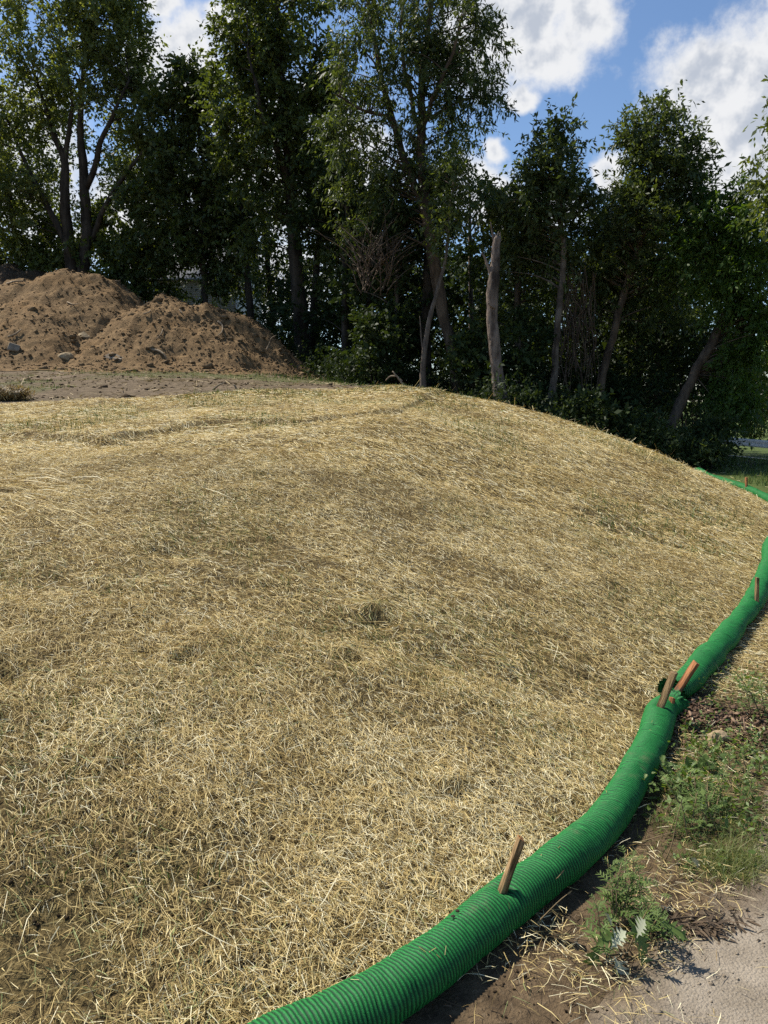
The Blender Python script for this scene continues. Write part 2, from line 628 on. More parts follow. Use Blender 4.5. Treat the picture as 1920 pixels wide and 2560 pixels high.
def height(x, y, d=None):
    x = np.asarray(x, float)
    y = np.asarray(y, float)
    if d is None:
        d = toe_dist(x, y)
    s = 0.30 + 0.115 * sstep(4, 12, y)
    a = s * np.maximum(d - 0.02, 0)
    wl = sstep(2.0, -7.5, x)
    Pl = 1.2 + 0.1 * (np.clip(y, -2, 14) - 8) + 0.1 * (np.clip(y, 14, 28) - 14) * wl + 0.022 * np.clip(x + 4, -4, 4) - 0.14 * np.clip(x - 0.3, 0, 6) - 0.05 * sstep(-2.5, 0, x) * sstep(9, 13, y)
    Pl = np.maximum(Pl, 0.5)
    k = 0.12 + 0.10 * sstep(-2, 2, x)
    inside = -k * np.log(np.exp(-a / k) + np.exp(-Pl / k)) + k * np.log(1 + np.exp(-Pl / k))
    outside = -0.03 * np.clip(-d - 1.5, 0, 30) - 0.07 * np.clip(-d - 4, 0, 7) * sstep(12, 16, y)
    z = np.where(d > 0, inside, outside)
    amp = sstep(0.1, 1.2, d)
    z = z + amp * (0.12 * fbm(x * 0.45, y * 0.45, 11, 2) + 0.045 * fbm(x * 1.7, y * 1.7, 12, 3))
    near = 1 - sstep(9, 16, np.hypot(x, y))
    z = z + near * (0.35 + 0.65 * amp) * (0.05 * fbm(x * 5, y * 5, 21, 3))
    wx = x + 0.22 * fbm(x * 4, y * 4, 35, 2)
    wy = y + 0.22 * fbm(x * 4, y * 4, 36, 2)
    for (hx, hy, r, dep) in HOLLOWS:
        g = np.exp(-((wx - hx) ** 2 + 1.6 * (wy - hy) ** 2) / (r * r))
        g2 = np.exp(-((wx - hx + 0.3 * r) ** 2 + 1.2 * (wy - hy - 1.1 * r) ** 2) / (r * r))
        z = z - dep * g + 0.8 * dep * g2
    if SEAM is not None:
        ys = np.interp(x, SEAM[:, 0], SEAM[:, 1]) + 0.12 * fbm(x * 1.5, x * 0 + 7, 44, 3)
        z = z + 0.05 * sstep(-0.05, 0.06, y - ys) * sstep(2.5, 0.3, y - ys) * amp
    # wheel ruts in the bare dirt
    dirt = sstep(0, 1.0, y - straw_edge(x)) * sstep(26, 20, y) * (x < 3)
    z = z + dirt * 0.05 * np.sin((y + 0.12 * x) * 3.4 + 2 * fbm(x * 0.4, y * 0.4, 31)) * 0.6
    return z


HOLLOWS = []
SEAM = None


def on_ground(px, py, zoff=0.0):
    d = ray(px, py)
    ts = np.geomspace(1.0, 80, 1500)
    p = np.array([0, 0, EYE])[None] + ts[:, None] * d
    below = p[:, 2] < height(p[:, 0], p[:, 1]) + zoff
    i = int(np.argmax(below)) if below.any() else len(ts) - 1
    return p[i]


_h = []
for (px, py, r, dep) in [(490, 1660, .055, .035), (958, 1568, .07, .045), (850, 1645, .065, .03), (430, 1395, .07, .025), (1130, 1975, .055, .03),
                         (8, 1235, .06, .03), (1450, 1278, .08, .02), (1440, 1690, .06, .025), (20, 1690, .08, .035), (270, 1108, .10, .03)]:
    g = on_ground(px, py)
    _h.append((g[0], g[1], r * 1.15, dep * 1.3))
HOLLOWS = _h
SEAM = np.array([on_ground(px, py)[:2] for px, py in [(-300, 1105), (0, 1100), (250, 1108), (420, 1085), (560, 1062), (760, 1062), (1000, 1035), (1300, 1012)]])


def hz(x, y):
    return float(height(np.array([x]), np.array([y]))[0])


# ---- ground sheet: fine near the camera, growing to the horizon
def axis(lo, hi, c, fine, grow, far):
    pos = [c]
    st = fine
    while pos[-1] < far[1]:
        if pos[-1] > hi:
            st *= grow
        pos.append(pos[-1] + st)
    neg = [c]
    st = fine
    while neg[-1] > far[0]:
        if neg[-1] < lo:
            st *= grow
        neg.append(neg[-1] - st)
    return np.array(neg[::-1][:-1] + pos)


gx = axis(-2.6, 3.2, 0.0, 0.052, 1.045, (-900, 900))
gy = axis(0.8, 5.5, 3.0, 0.052, 1.032, (-300, 1500))
GX, GY = np.meshgrid(gx, gy)
GD = toe_dist(GX, GY)
GZ = height(GX, GY, GD)
nx, ny = len(gx), len(gy)
idx = np.arange(nx * ny).reshape(ny, nx)
faces = np.stack([idx[:-1, :-1], idx[:-1, 1:], idx[1:, 1:], idx[1:, :-1]], axis=-1).reshape(-1, 4)
edge_y = straw_edge(GX)
a_straw = sstep(0.02, 0.15, GD) * (1 - sstep(-0.2, 0.25, GY - edge_y - 0.4 * fbm(GX * 2, GY * 2, 41)))
right_straw = sstep(3.7, 4.3, GY) * sstep(-2.2, -1.4, GD) * (GD <= 0.02) * (1 - sstep(8.5, 11, GY))
a_straw = np.maximum(a_straw, right_straw)
a_dirt = (GD > 0) * sstep(-0.2, 0.2, GY - edge_y) * (1 - sstep(25, 30, GY))
a_turf = ((GD <= 0.0) * sstep(10.5, 12, GY) * (1 - sstep(-1, 1, GY - (19 + 0.2 * GX)) * (GX < 9))).astype(float)
a_turf = np.maximum(a_turf, a_dirt * sstep(0.02, 0.25, fbm(GX * 0.8, GY * 1.6, 51) + 0.25 * sstep(16, 20, GY) - 0.08) * 0.55)
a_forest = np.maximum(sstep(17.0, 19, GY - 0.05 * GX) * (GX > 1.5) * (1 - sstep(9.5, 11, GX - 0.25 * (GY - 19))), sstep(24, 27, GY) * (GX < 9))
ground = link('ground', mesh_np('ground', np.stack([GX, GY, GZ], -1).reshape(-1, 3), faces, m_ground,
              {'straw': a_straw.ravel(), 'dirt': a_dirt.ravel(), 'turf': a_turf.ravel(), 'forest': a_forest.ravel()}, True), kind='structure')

# ---- gravel path at the lower right
u_ = np.linspace(-4, 16, 260)
w_ = np.linspace(0, 1, 60)
pa = np.array([0.50, 1.74])
pdir = np.array([0.66, 0.75])
pn = np.array([0.75, -0.66])
UU, WW = np.meshgrid(u_, w_)
lat = -0.12 + WW * 2.6
PX = pa[0] + pdir[0] * UU + pn[0] * lat
PY = pa[1] + pdir[1] * UU + pn[1] * lat
edge_in = lat + 0.25 * fbm(PX * 1.6, PY * 1.6, 61, 4)
PZ = height(PX, PY) * (1 - sstep(0.05, 0.3, lat)) + 0.014 * sstep(-0.05, 0.22, edge_in) - 0.03 * sstep(0.05, -0.2, edge_in) + 0.012 * fbm(PX * 9, PY * 9, 62, 3) * sstep(0.0, 0.2, lat)
PZ -= 0.05 * sstep(2.3, 2.5, lat)
ii = np.arange(UU.size).reshape(UU.shape)
pf = np.stack([ii[:-1, :-1], ii[:-1, 1:], ii[1:, 1:], ii[1:, :-1]], -1).reshape(-1, 4)[:, ::-1]
p_edge = sstep(-0.06, 0.22, edge_in + 0.25 * fbm(PX * 7, PY * 7, 64, 3))
link('path', mesh_np('path', np.stack([PX, PY, PZ], -1).reshape(-1, 3), pf, m_path, {'edge': p_edge.ravel()}, True), kind='structure')

# ---- road far right, with a guardrail behind it
m_road = simple_mat('pale_concrete', (0.38, 0.355, 0.32), 0.95, 0.05, 14, 0.15)
mb = MB()
r0 = at(1840, 1160, 27)
rp = [(5, 27.2), (8, 26.3), (14, 24.3), (20, 22.2), (30, 18.0), (60, 4)]
rp = smooth_path(rp, 40)
tn = np.gradient(rp, axis=0)
tn /= np.linalg.norm(tn, axis=1)[:, None]
nrm = np.stack([-tn[:, 1], tn[:, 0]], 1)
va, vb = rp - nrm * 2.4, rp + nrm * 2.4
za = height(va[:, 0], va[:, 1]) + 0.05
zb = height(vb[:, 0], vb[:, 1]) + 0.05
vv = np.concatenate([np.column_stack([va, za]), np.column_stack([vb, zb])])
mb.add(vv, [[i, i + 1, 41 + i, 40 + i] for i in range(39)])
link('road', mb.mesh('road', m_road), kind='structure')
m_galv = simple_mat('galvanised_steel', (0.55, 0.55, 0.54), 0.5, 0.5, 8, 0.12)
gr = thing('guardrail', 'galvanised steel guardrail beside the road behind the trees', 'guardrail', (0, 0, 0))
gp = rp + nrm * 3.3
gzv = height(gp[:, 0], gp[:, 1])
prof = [(0, .42), (.05, .47), (0, .53), (0, .57), (.05, .63), (0, .70)]
mb = MB()
vv, ff = [], []
for i in range(len(gp)):
    for (o, z) in prof:
        vv.append((*(gp[i] - nrm[i] * o), gzv[i] + z))
for i in range(len(gp) - 1):
    for j in range(len(prof) - 1):
        a = i * len(prof) + j
        ff.append([a, a + 1, a + 1 + len(prof), a + len(prof)])
mb.add(vv, ff)
link('rail', mb.mesh('rail', m_galv), gr)
for i in range(1, 40, 3):
    mb = MB()
    p = gp[i] + nrm[i] * 0.08
    tube(mb, [(p[0], p[1], gzv[i] - 0.3), (p[0], p[1], gzv[i] + 0.3), (p[0], p[1], gzv[i] + 0.68)], [0.06, 0.06, 0.06], 4)
    link('post', mb.mesh('post', m_galv), gr)

# ------------------------------------------------------------------ straw
DOWN_EPS = 0.05


def downhill(x, y):
    g1 = (toe_dist(x + DOWN_EPS, y) - toe_dist(x - DOWN_EPS, y))
    g2 = (toe_dist(x, y + DOWN_EPS) - toe_dist(x, y - DOWN_EPS))
    return np.arctan2(-g2, -g1)


def straw_points(n, y0, y1, keep):
    """random points in the wedge before the camera, evenly spread over the ground"""
    y = np.sqrt(rng.uniform(y0 * y0, y1 * y1, n))
    x = rng.uniform(-0.62, 0.62, n) * y + rng.uniform(-0.5, 0.5, n)
    k = keep(x, y)
    m = rng.random(n) < k
    return x[m], y[m]


def straw_mesh(x, y, L, W, pitch_s, lift, align, seed, fan=0.35, bias=0.0):
    r = np.random.default_rng(seed)
    n = len(x)
    th = np.where(r.random(n) < align, downhill(x, y) + r.normal(0, fan, n), r.uniform(0, 2 * np.pi, n))
    Ls = L * np.exp(r.normal(0, 0.4, n))
    Ws = W * np.exp(r.normal(0, 0.22, n))
    dx, dy = np.cos(th), np.sin(th)
    z0 = height(x, y)
    e = 0.5 * Ls
    za = height(x - dx * e, y - dy * e)
    zb = height(x + dx * e, y + dy * e)
    pit = r.normal(0, pitch_s, n) * Ls
    up = np.abs(r.normal(0, lift, n)) + 0.004
    A = np.stack([x - dx * e, y - dy * e, za + up - pit * 0.5], 1)
    B = np.stack([x + dx * e, y + dy * e, zb + up + pit * 0.5], 1)
    A[:, 2] = np.maximum(A[:, 2], za + 0.001)
    B[:, 2] = np.maximum(B[:, 2], zb + 0.001)
    bend = r.normal(0, 0.05, (n, 2)) * Ls[:, None]
    C = 0.5 * (A + B)
    C[:, 0] += -dy * bend[:, 0]
    C[:, 1] += dx * bend[:, 0]
    C[:, 2] = np.maximum(C[:, 2] + np.abs(bend[:, 1]), z0 + 0.003)
    roll = r.uniform(-1.0, 1.0, n)
    S = np.stack([-dy * np.cos(roll), dx * np.cos(roll), np.sin(roll)], 1) * (Ws * 0.5)[:, None]
    if L > 0.05 and W > 0.003 and fan > 0.2:      # far stalks: one straight piece
        V = np.stack([A - S, A + S, B + S, B - S], 1).reshape(-1, 3)
        nv = 4
        Fq = np.arange(n * 4).reshape(-1, 4)
    else:
        V = np.stack([A - S, A + S, C - S, C + S, B], 1).reshape(-1, 3)
        nv = 5
        base = np.arange(n)[:, None] * 5
        Fq = np.concatenate([base + np.array([0, 1, 3]), base + np.array([0, 3, 2]), base + np.array([2, 3, 4])])
    tone = fbm(x * 1.1, y * 1.1, 71, 3) * 0.38 + fbm(x * 6, y * 6, 72, 2) * 0.3
    c = np.clip(0.655 + bias + tone + r.normal(0, 0.27, n), 0.0, 0.97)
    c = np.where(r.random(n) < 0.012 + 0.06 * sstep(0.0, 0.2, fbm(x * 0.8, y * 0.8, 101, 3)), 1.0, c)
    return V, Fq, np.repeat(c, nv)


def cover(x, y):
    """how much straw lies at a place: the mound, thinner in hollows and at the foot, none on the bare dirt"""
    d = toe_dist(x, y)
    k = sstep(0.04, 0.10, d)
    k *= 1 - sstep(-0.25, 0.12, y - straw_edge(x) - 0.4 * fbm(x * 2, y * 2, 41))
    thin = fbm(x * 2.2, y * 2.2, 81, 4) + 0.5 * fbm(x * 0.7, y * 0.7, 82, 2)
    k *= 0.45 + 0.55 * sstep(-0.22, 0.06, thin)
    foot = sstep(2.7, 1.7, y) * sstep(1.5, 0.3, d)      # soil shows at the very foot, near the viewer
    k *= 1 - 0.5 * foot * sstep(0.16, -0.06, thin - 0.02)
    wx = x + 0.22 * fbm(x * 4, y * 4, 35, 2)
    wy = y + 0.22 * fbm(x * 4, y * 4, 36, 2)
    for (hx, hy, r, dep) in HOLLOWS:
        k = k * (1 - 0.88 * np.exp(-((wx - hx) ** 2 + 1.8 * (wy - hy) ** 2) / (0.5 * r * r)))
    # beside the path: some blown-over straw
    o = sstep(-2.3, -1.3, d) * (d < -0.05) * sstep(3.75, 4.3, y) * (1 - sstep(9, 12, y)) * 0.85
    o2 = (d < -0.06) * sstep(-0.75, -0.25, d) * 0.20 * (y < 4.4) * sstep(-0.1, 0.1, fbm(x * 3, y * 3, 83, 3) + 0.03)
    o3 = (d < -0.06) * 0.012
    return np.maximum(np.maximum(k, o), np.maximum(o2, o3))


parts = []
for (n, y0, y1, L, W, ps, lf, al, sd_) in [
    (150000, 0.9, 3.6, 0.044, 0.00155, 0.20, 0.017, 0.10, 1),
    (200000, 3.4, 7.0, 0.045, 0.0019, 0.17, 0.015, 0.25, 2),
    (240000, 6.8, 12.0, 0.054, 0.0031, 0.13, 0.014, 0.5, 3),
    (110000, 11.8, 19.0, 0.08, 0.0066, 0.10, 0.012, 0.55, 4)]:
    x, y = straw_points(n, y0, y1, cover)
    parts.append(straw_mesh(x, y, L, W, ps, lf, al, sd_))
# long pale stalks lying in combed rows at the left, and loose tufts standing up near the viewer
x, y = straw_points(22000, 4.5, 10.5, lambda x, y: cover(x, y) * sstep(-0.2, -1.6, x + 0.1 * y) * sstep(-0.05, 0.08, fbm(x * 0.6, y * 0.6, 95, 2) + 0.06))
parts.append(straw_mesh(x, y, 0.26, 0.0030, 0.02, 0.018, 0.99, 5, 0.05, 0.12))
x, y = straw_points(9000, 1.0, 4.5, lambda x, y: cover(x, y) * sstep(0.02, 0.16, fbm(x * 2.4, y * 2.4, 91, 3)))
parts.append(straw_mesh(x, y, 0.065, 0.0021, 0.5, 0.03, 0.1, 6))
# stalks sticking up along the crest
x, y = straw_points(7000, 10.5, 17, lambda x, y: cover(x, y) * sstep(-1, 2, x))
parts.append(straw_mesh(x, y, 0.09, 0.005, 0.8, 0.02, 0.2, 7))
off = 0
VV, FF, CC = [], [], []
for V, Fq, c in parts:
    VV.append(V)
    if Fq.shape[1] == 4:
        Fq = np.concatenate([Fq[:, [0, 1, 2]], Fq[:, [0, 2, 3]]])
    FF.append(Fq + off)
    CC.append(c)
    off += len(V)
link('straw_mulch', mesh_np('straw_mulch', np.concatenate(VV), np.concatenate(FF), m_straw, {'rnd': np.concatenate(CC)}),
     label='loose golden straw mulch spread over the sunlit mound', cat='straw', kind='stuff')


# ---- grass: seedlings on the mound, tufts beside the path, lawn at the far right
def grass_mesh(x, y, H, W, lean, seed, z=None, tone=0.4):
    r = np.random.default_rng(seed)
    n = len(x)
    if z is None:
        z = height(x, y)
    th = r.uniform(0, 2 * np.pi, n)
    ph = r.uniform(0, 2 * np.pi, n)
    Hs = H * np.exp(r.normal(0, 0.35, n))
    ln = lean * Hs * np.abs(r.normal(0.6, 0.5, n))
    B = np.stack([x, y, z - 0.005], 1)
    S = np.stack([np.cos(th), np.sin(th), th * 0], 1) * (W * np.exp(r.normal(0, 0.2, n)) * 0.5)[:, None]
    Dv = np.stack([np.cos(ph) * ln, np.sin(ph) * ln, Hs], 1)
    Mid = B + Dv * np.array([0.35, 0.35, 0.6])
    Tip = B + Dv * np.array([1, 1, 0.95])
    V = np.stack([B - S, B + S, Mid + S * 0.8, Mid - S * 0.8, Tip], 1).reshape(-1, 3)
    b = np.arange(n) * 5
    Ft = np.concatenate([np.stack([b, b + 1, b + 2], 1), np.stack([b, b + 2, b + 3], 1), np.stack([b + 3, b + 2, b + 4], 1)])
    return V, Ft, np.repeat(np.clip(tone + r.normal(0, 0.22, n), 0, 1), 5)


def join_tris(name, parts, mat, **kw):
    off, VV, FF, CC = 0, [], [], []
    for V, Fq, c in parts:
        VV.append(V)
        FF.append(Fq + off)
        CC.append(c)
        off += len(V)
    return link(name, mesh_np(name, np.concatenate(VV), np.concatenate(FF), mat, {'rnd': np.concatenate(CC)}), **kw)


def seedlings(x, y):
    d = toe_dist(x, y)
    p = sstep(0.02, 0.18, fbm(x * 0.8, y * 0.8, 101, 3)) * (d > 0.3) * (y < straw_edge(x) + 0.3)
    return p * 0.8


gparts = []
x, y = straw_points(34000, 2.0, 7, seedlings)
gparts.append(grass_mesh(x, y, 0.04, 0.003, 0.5, 11, tone=0.35))
x, y = straw_points(80000, 7, 18, seedlings)
gparts.append(grass_mesh(x, y, 0.05, 0.007, 0.5, 12, tone=0.4))
join_tris('grass', gparts, m_grass, label='sparse green grass seedlings coming up through the straw', cat='grass', kind='stuff')
# ------------------------------------------------------------------ soil piles
def pile(name, label, cones, x0, x1, y0, y1, mat, step, seed, slope=0.8):
    xs = np.arange(x0, x1, step)
    ys = np.arange(y0, y1, step)
    X, Y = np.meshgrid(xs, ys)
    Z = np.full(X.shape, -50.0)
    base = height(X, Y)
    wx = X + 0.9 * fbm(X * 0.7, Y * 0.7, seed, 3)
    wy = Y + 0.9 * fbm(X * 0.7, Y * 0.7, seed + 5, 3)
    for (cx, cy, cz, sl) in cones:
        r = np.sqrt((wx - cx) ** 2 + (wy - cy) ** 2 + 0.16)
        c = cz - sl * (r - 0.4)
        Z = np.maximum(Z, c) + 0.10 * np.exp(-np.abs(Z - c) / 0.25)
    rel = Z - base
    lump = 0.34 * fbm(X * 1.3, Y * 1.3, seed + 1, 3) + 0.30 * (0.5 - np.abs(fbm(X * 3.1, Y * 3.1, seed + 2, 4))) * fbm(X * 2, Y * 2, seed + 9, 2) + 0.20 * fbm(X * 5.5, Y * 5.5, seed + 3, 4, 0.95) + 0.10 * (0.25 - np.abs(fbm(X * 4, Y * 4, seed + 8, 3)))
    Z = Z + lump * sstep(-0.1, 0.6, rel)
    # soft toe running out on the ground
    rel = Z - base
    Z = np.where(rel > -0.35, base + np.where(rel > 0.25, rel, 0.25 * np.exp((rel - 0.25) / 0.25) - 0.03), base - 0.1)
    ok = (Z - base) > -0.02
    n_x = len(xs)
    ii = np.arange(X.size).reshape(X.shape)
    okf = ok[:-1, :-1] | ok[1:, 1:] | ok[:-1, 1:] | ok[1:, :-1]
    fs = np.stack([ii[:-1, :-1], ii[:-1, 1:], ii[1:, 1:], ii[1:, :-1]], -1)[okf]
    Z = np.where(ok, Z, base - 0.06)
    root = thing(name, label, 'dirt pile')
    link('soil_mound', mesh_np('soil_mound', np.stack([X, Y, Z], -1).reshape(-1, 3), fs, mat, None, False), root)
    # clods lying on it
    r_ = np.random.default_rng(seed)
    n = 2500 if mat is m_pile_dark else 9000
    cxs = r_.uniform(x0, x1, n)
    cys = r_.uniform(y0, y0 + 0.62 * (y1 - y0), n)
    ix = np.clip(((cxs - x0) / step).astype(int), 0, len(xs) - 1)
    iy = np.clip(((cys - y0) / step).astype(int), 0, len(ys) - 1)
    zz = Z[iy, ix]
    m = (zz - base[iy, ix]) > 0.02
    cxs, cys, zz = cxs[m], cys[m], zz[m]
    V, Fq, _ = pebbles(np.stack([cxs, cys, zz + 0.01], 1), 0.023 * np.exp(r_.normal(0, 0.65, len(cxs))), seed, 0.6)
    o = link('clods', mesh_np('clods', V, Fq, m_clod), root, kind='stuff')

    def zat(x, y):
        i = min(max(int(round((x - x0) / step)), 0), len(xs) - 1)
        j = min(max(int(round((y - y0) / step)), 0), len(ys) - 1)
        return float(max(Z[j, i], base[j, i]))
    return root, zat


OCT_V = np.array([[1, 0, 0], [-1, 0, 0], [0, 1, 0], [0, -1, 0], [0, 0, 1], [0, 0, -1]], float)
OCT_F = np.array([[0, 2, 4], [2, 1, 4], [1, 3, 4], [3, 0, 4], [2, 0, 5], [1, 2, 5], [3, 1, 5], [0, 3, 5]])


def pebbles(P, R, seed, flat=0.7):
    r_ = np.random.default_rng(seed)
    n = len(P)
    A = r_.normal(size=(n, 3, 3))
    Q, _ = np.linalg.qr(A)
    V = OCT_V[None] * r_.uniform(0.55, 1.3, (n, 6, 1))
    V = np.einsum('nij,nkj->nki', Q, V) * R[:, None, None]
    V[:, :, 2] *= flat
    V += P[:, None, :]
    Fq = (OCT_F[None] + (np.arange(n) * 6)[:, None, None]).reshape(-1, 3)
    return V.reshape(-1, 3), Fq, None


def cone_at(px, py, Y, sl=0.8):
    p = at(px, py, Y)
    return (p[0], p[1], p[2], sl)


pileA, zA = pile('soil_pile', 'tall brown soil pile with a rounded top at the edge of the clearing',
                 [cone_at(165, 676, 26, .76), cone_at(235, 694, 26, .85), cone_at(60, 700, 26, .7), cone_at(-80, 690, 26.5, .7), cone_at(-260, 720, 27, .7), cone_at(110, 790, 23.6, .6), cone_at(-60, 800, 23.6, .6)],
                 -18.5, -6.2, 20.0, 32, m_pile, 0.07, 201)
pileB, zB = pile('soil_pile', 'lower brown soil pile with roots sticking out, sloping down to the woods',
                 [cone_at(408, 745, 24.6, .75), cone_at(460, 768, 24.6, .8), cone_at(520, 772, 24.4, .85), cone_at(590, 794, 24.2, .9), cone_at(635, 836, 24.0, .9), cone_at(560, 780, 24.6, .85), cone_at(350, 782, 24.4, .7), cone_at(300, 830, 23.3, .6), cone_at(480, 850, 22.9, .6), cone_at(640, 880, 23.4, .8)],
                 -10.5, -1.6, 19.4, 29, m_pile, 0.06, 301)
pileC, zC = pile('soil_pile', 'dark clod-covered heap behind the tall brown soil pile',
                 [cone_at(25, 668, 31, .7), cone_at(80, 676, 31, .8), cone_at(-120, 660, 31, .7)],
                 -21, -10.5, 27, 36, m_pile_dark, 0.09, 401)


def pile_hit(px, py, zf, Y0=18, Y1=32):
    d = ray(px, py)
    for Y in np.arange(Y0, Y1, 0.03):
        p = np.array([0, 0, EYE]) + d * (Y / d[1])
        if p[2] < zf(p[0], p[1]):
            return p
    return p


import bmesh


def rock_mesh(name, size, mat, seed, cuts=2, boxy=0.0):
    bm = bmesh.new()
    bmesh.ops.create_icosphere(bm, subdivisions=cuts, radius=1)
    r_ = random.Random(seed)
    planes = [(Vector((r_.gauss(0, 1), r_.gauss(0, 1), r_.gauss(0, 1))).normalized(), r_.uniform(0.55, 0.85)) for _ in range(9)]
    for v in bm.verts:
        for nrm_, dd in planes:
            k = v.co.dot(nrm_)
            if k > dd:
                v.co -= nrm_ * (k - dd)
        v.co *= 1 + r_.uniform(-0.05, 0.05)
        v.co = Vector((v.co.x * size[0], v.co.y * size[1], v.co.z * size[2]))
    me = bpy.data.meshes.new(name)
    bm.to_mesh(me)
    bm.free()
    me.materials.append(mat)
    return me


def box_mesh(name, size, mat, bev=0.02, jit=0.0, seed=0, seg=1):
    bm = bmesh.new()
    bmesh.ops.create_cube(bm, size=1)
    r_ = random.Random(seed)
    for v in bm.verts:
        v.co = Vector((v.co.x * size[0], v.co.y * size[1], v.co.z * size[2]))
        v.co += Vector((r_.gauss(0, jit), r_.gauss(0, jit), r_.gauss(0, jit)))
    if bev:
        bmesh.ops.bevel(bm, geom=list(bm.edges), offset=bev, segments=seg, affect='EDGES')
    me = bpy.data.meshes.new(name)
    bm.to_mesh(me)
    bm.free()
    me.materials.append(mat)
    return me


p = pile_hit(38, 872, zA)
o = link('concrete_slab', box_mesh('concrete_slab', (0.34, 0.12, 0.22), m_rock_grey, 0.02, 0.03, 3), None,
         'pale flat concrete chunk leaning low on the tall soil pile', 'concrete', loc=p + (0, -0.06, 0.03))
o.rotation_euler = (-0.5, 0.25, 0.2)
p = pile_hit(166, 895, zA)
o = link('boulder', rock_mesh('boulder', (0.25, 0.22, 0.17), m_rock_tan, 4), None, 'tan boulder at the foot of the soil pile', 'rock', loc=p + (0, -0.05, 0.0))
p = pile_hit(206, 897, zA)
link('boulder', rock_mesh('boulder', (0.17, 0.15, 0.12), m_rock_grey, 9), None, 'small grey stone just beside the tan boulder at the soil pile', 'rock', loc=p)
p = pile_hit(288, 896, zB)
o = link('concrete_block', box_mesh('concrete_block', (0.50, 0.24, 0.22), m_rock_grey, 0.03, 0.05, 5), None,
         'broken grey concrete block lying tilted at the foot of the piles', 'concrete', loc=p + (0, 0.06, -0.02))
o.rotation_euler = (0.4, 0.38, -0.35)
p = pile_hit(210, 842, zA)
link('boulder', rock_mesh('boulder', (0.22, 0.2, 0.15), m_rock_tan, 12), None, 'brown stone halfway up where the two soil piles meet', 'rock', loc=p)
roots = [
    ([(380, 877), (398, 880), (412, 890), (418, 902)], .045, zB, 'thick broken root lying on the lower soil pile', 'root'),
    ([(545, 806), (556, 815), (556, 832), (545, 842)], .03, zB, 'curled pale root near the top of the lower soil pile', 'root'),
    ([(408, 826), (404, 838), (392, 850)], .02, zB, 'thin curved root in the middle of the lower soil pile', 'root'),
    ([(20, 712), (40, 706), (60, 706)], .04, zA, 'bowed root poking from the crest of the tall soil pile', 'root'),
    ([(22, 845), (40, 838), (55, 826)], .03, zA, 'dark root lying above the pale concrete chunk', 'root'),
    ([(170, 758), (185, 764), (200, 762)], .025, zA, 'short root lying across the upper face of the tall pile', 'root'),
    ([(450, 778), (456, 785)], .03, zB, 'short pale stick on the crest of the lower pile', 'stick'),
    ([(360, 788), (372, 784), (378, 778)], .025, zB, 'forked twig on the shoulder between both soil piles', 'twig'),
]
for k, (pl, r, zf, lab, cat) in enumerate(roots):
    pts = []
    for (px, py) in pl:
        q = pile_hit(px, py, zf)
        pts.append(q + (0, -0.04, 0.03))
    pts = smooth_path(pts, 9)
    mb = MB()
    tube(mb, pts, np.linspace(r, r * 0.45, 9), 6, 0.12, k)
    o_ = pts[0]
    link('root' if cat == 'root' else cat, mb.mesh('root', m_wood, True, o_), None, lab, cat, loc=o_)
# the pale stick standing up at the right shoulder of the pile
def stick(name, pxs, Y, r, mat, lab, cat='stick', forks=()):
    pts = [at(px, py, Y) for px, py in pxs]
    base = pts[0].copy()
    mb = MB()
    sp = smooth_path(pts, 10) if len(pts) > 2 else np.array(pts)
    tube(mb, sp, np.linspace(r, r * 0.4, len(sp)), 6, 0.1, int(pxs[0][0]))
    for fk in forks:
        q = smooth_path([at(px, py, Y) for px, py in fk], 8)
        tube(mb, q, np.linspace(r * 0.7, r * 0.3, 8), 5, 0.1, int(fk[0][0]))
    return link(name, mb.mesh(name, mat, True, base), None, lab, cat, loc=base)


stick('stick', [(666, 876), (674, 858), (678, 846), (690, 838)], 23.0, .028, m_wood, 'pale bent stick standing up from the right flank of the lower pile')
stick('fallen_branch', [(1016, 972), (1003, 955), (990, 938), (981, 928)], 17.0, .03, m_wood, 'forked bare fallen branch on the crest below the dark woods', 'branch',
      [[(990, 940), (975, 941), (963, 952)], [(998, 948), (1006, 952)]])
for (a, b, lab) in [((528, 975), (565, 955), 'stick slanting up on the bare dirt below the lower pile'),
                    ((592, 972), (582, 960), 'short stick standing on the bare dirt near the straw edge'),
                    ((100, 955), (138, 965), 'thin stick lying on the bare dirt at the left')]:
    ga = on_ground(*a)
    pa_, pb_ = at(a[0], a[1], ga[1]), at(b[0], b[1], ga[1])
    mb = MB()
    tube(mb, [pa_ - (0, 0, .02), 0.5 * (pa_ + pb_) + (0, 0, .015), pb_], [.02, .018, .01], 5, 0.1, a[0])
    link('stick', mb.mesh('stick', m_wood, True, pa_), None, lab, 'stick', loc=pa_)

# roll of straw blanket at the left edge of the dirt
g = on_ground(25, 1000)
roll = thing('straw_roll', 'rolled straw blanket lying on the bare dirt at the left', 'straw roll', (g[0], g[1], g[2]))
mb = MB()
ang = np.linspace(0, 2 * np.pi * 2.6, 70)
rad = 0.03 + 0.09 * ang / ang[-1]
for k in range(1):
    ring = np.stack([np.zeros_like(ang), np.cos(ang) * rad * 1.25, np.sin(ang) * rad * 0.7 + 0.09], 1)
    ring2 = ring.copy()
    ring2[:, 0] = -0.9
    ring[:, 0] = 0.22
    vv = np.concatenate([ring, ring2])
    n_ = len(ang)
    mb.add(vv, [[i, i + 1, n_ + i + 1, n_ + i] for i in range(n_ - 1)], 0.12)
link('blanket', mb.mesh('blanket', m_straw), roll)
n = 2600
r_ = np.random.default_rng(5)
xx = r_.uniform(-0.9, 0.24, n)
th = r_.uniform(0, 2 * np.pi, n)
mbV = []
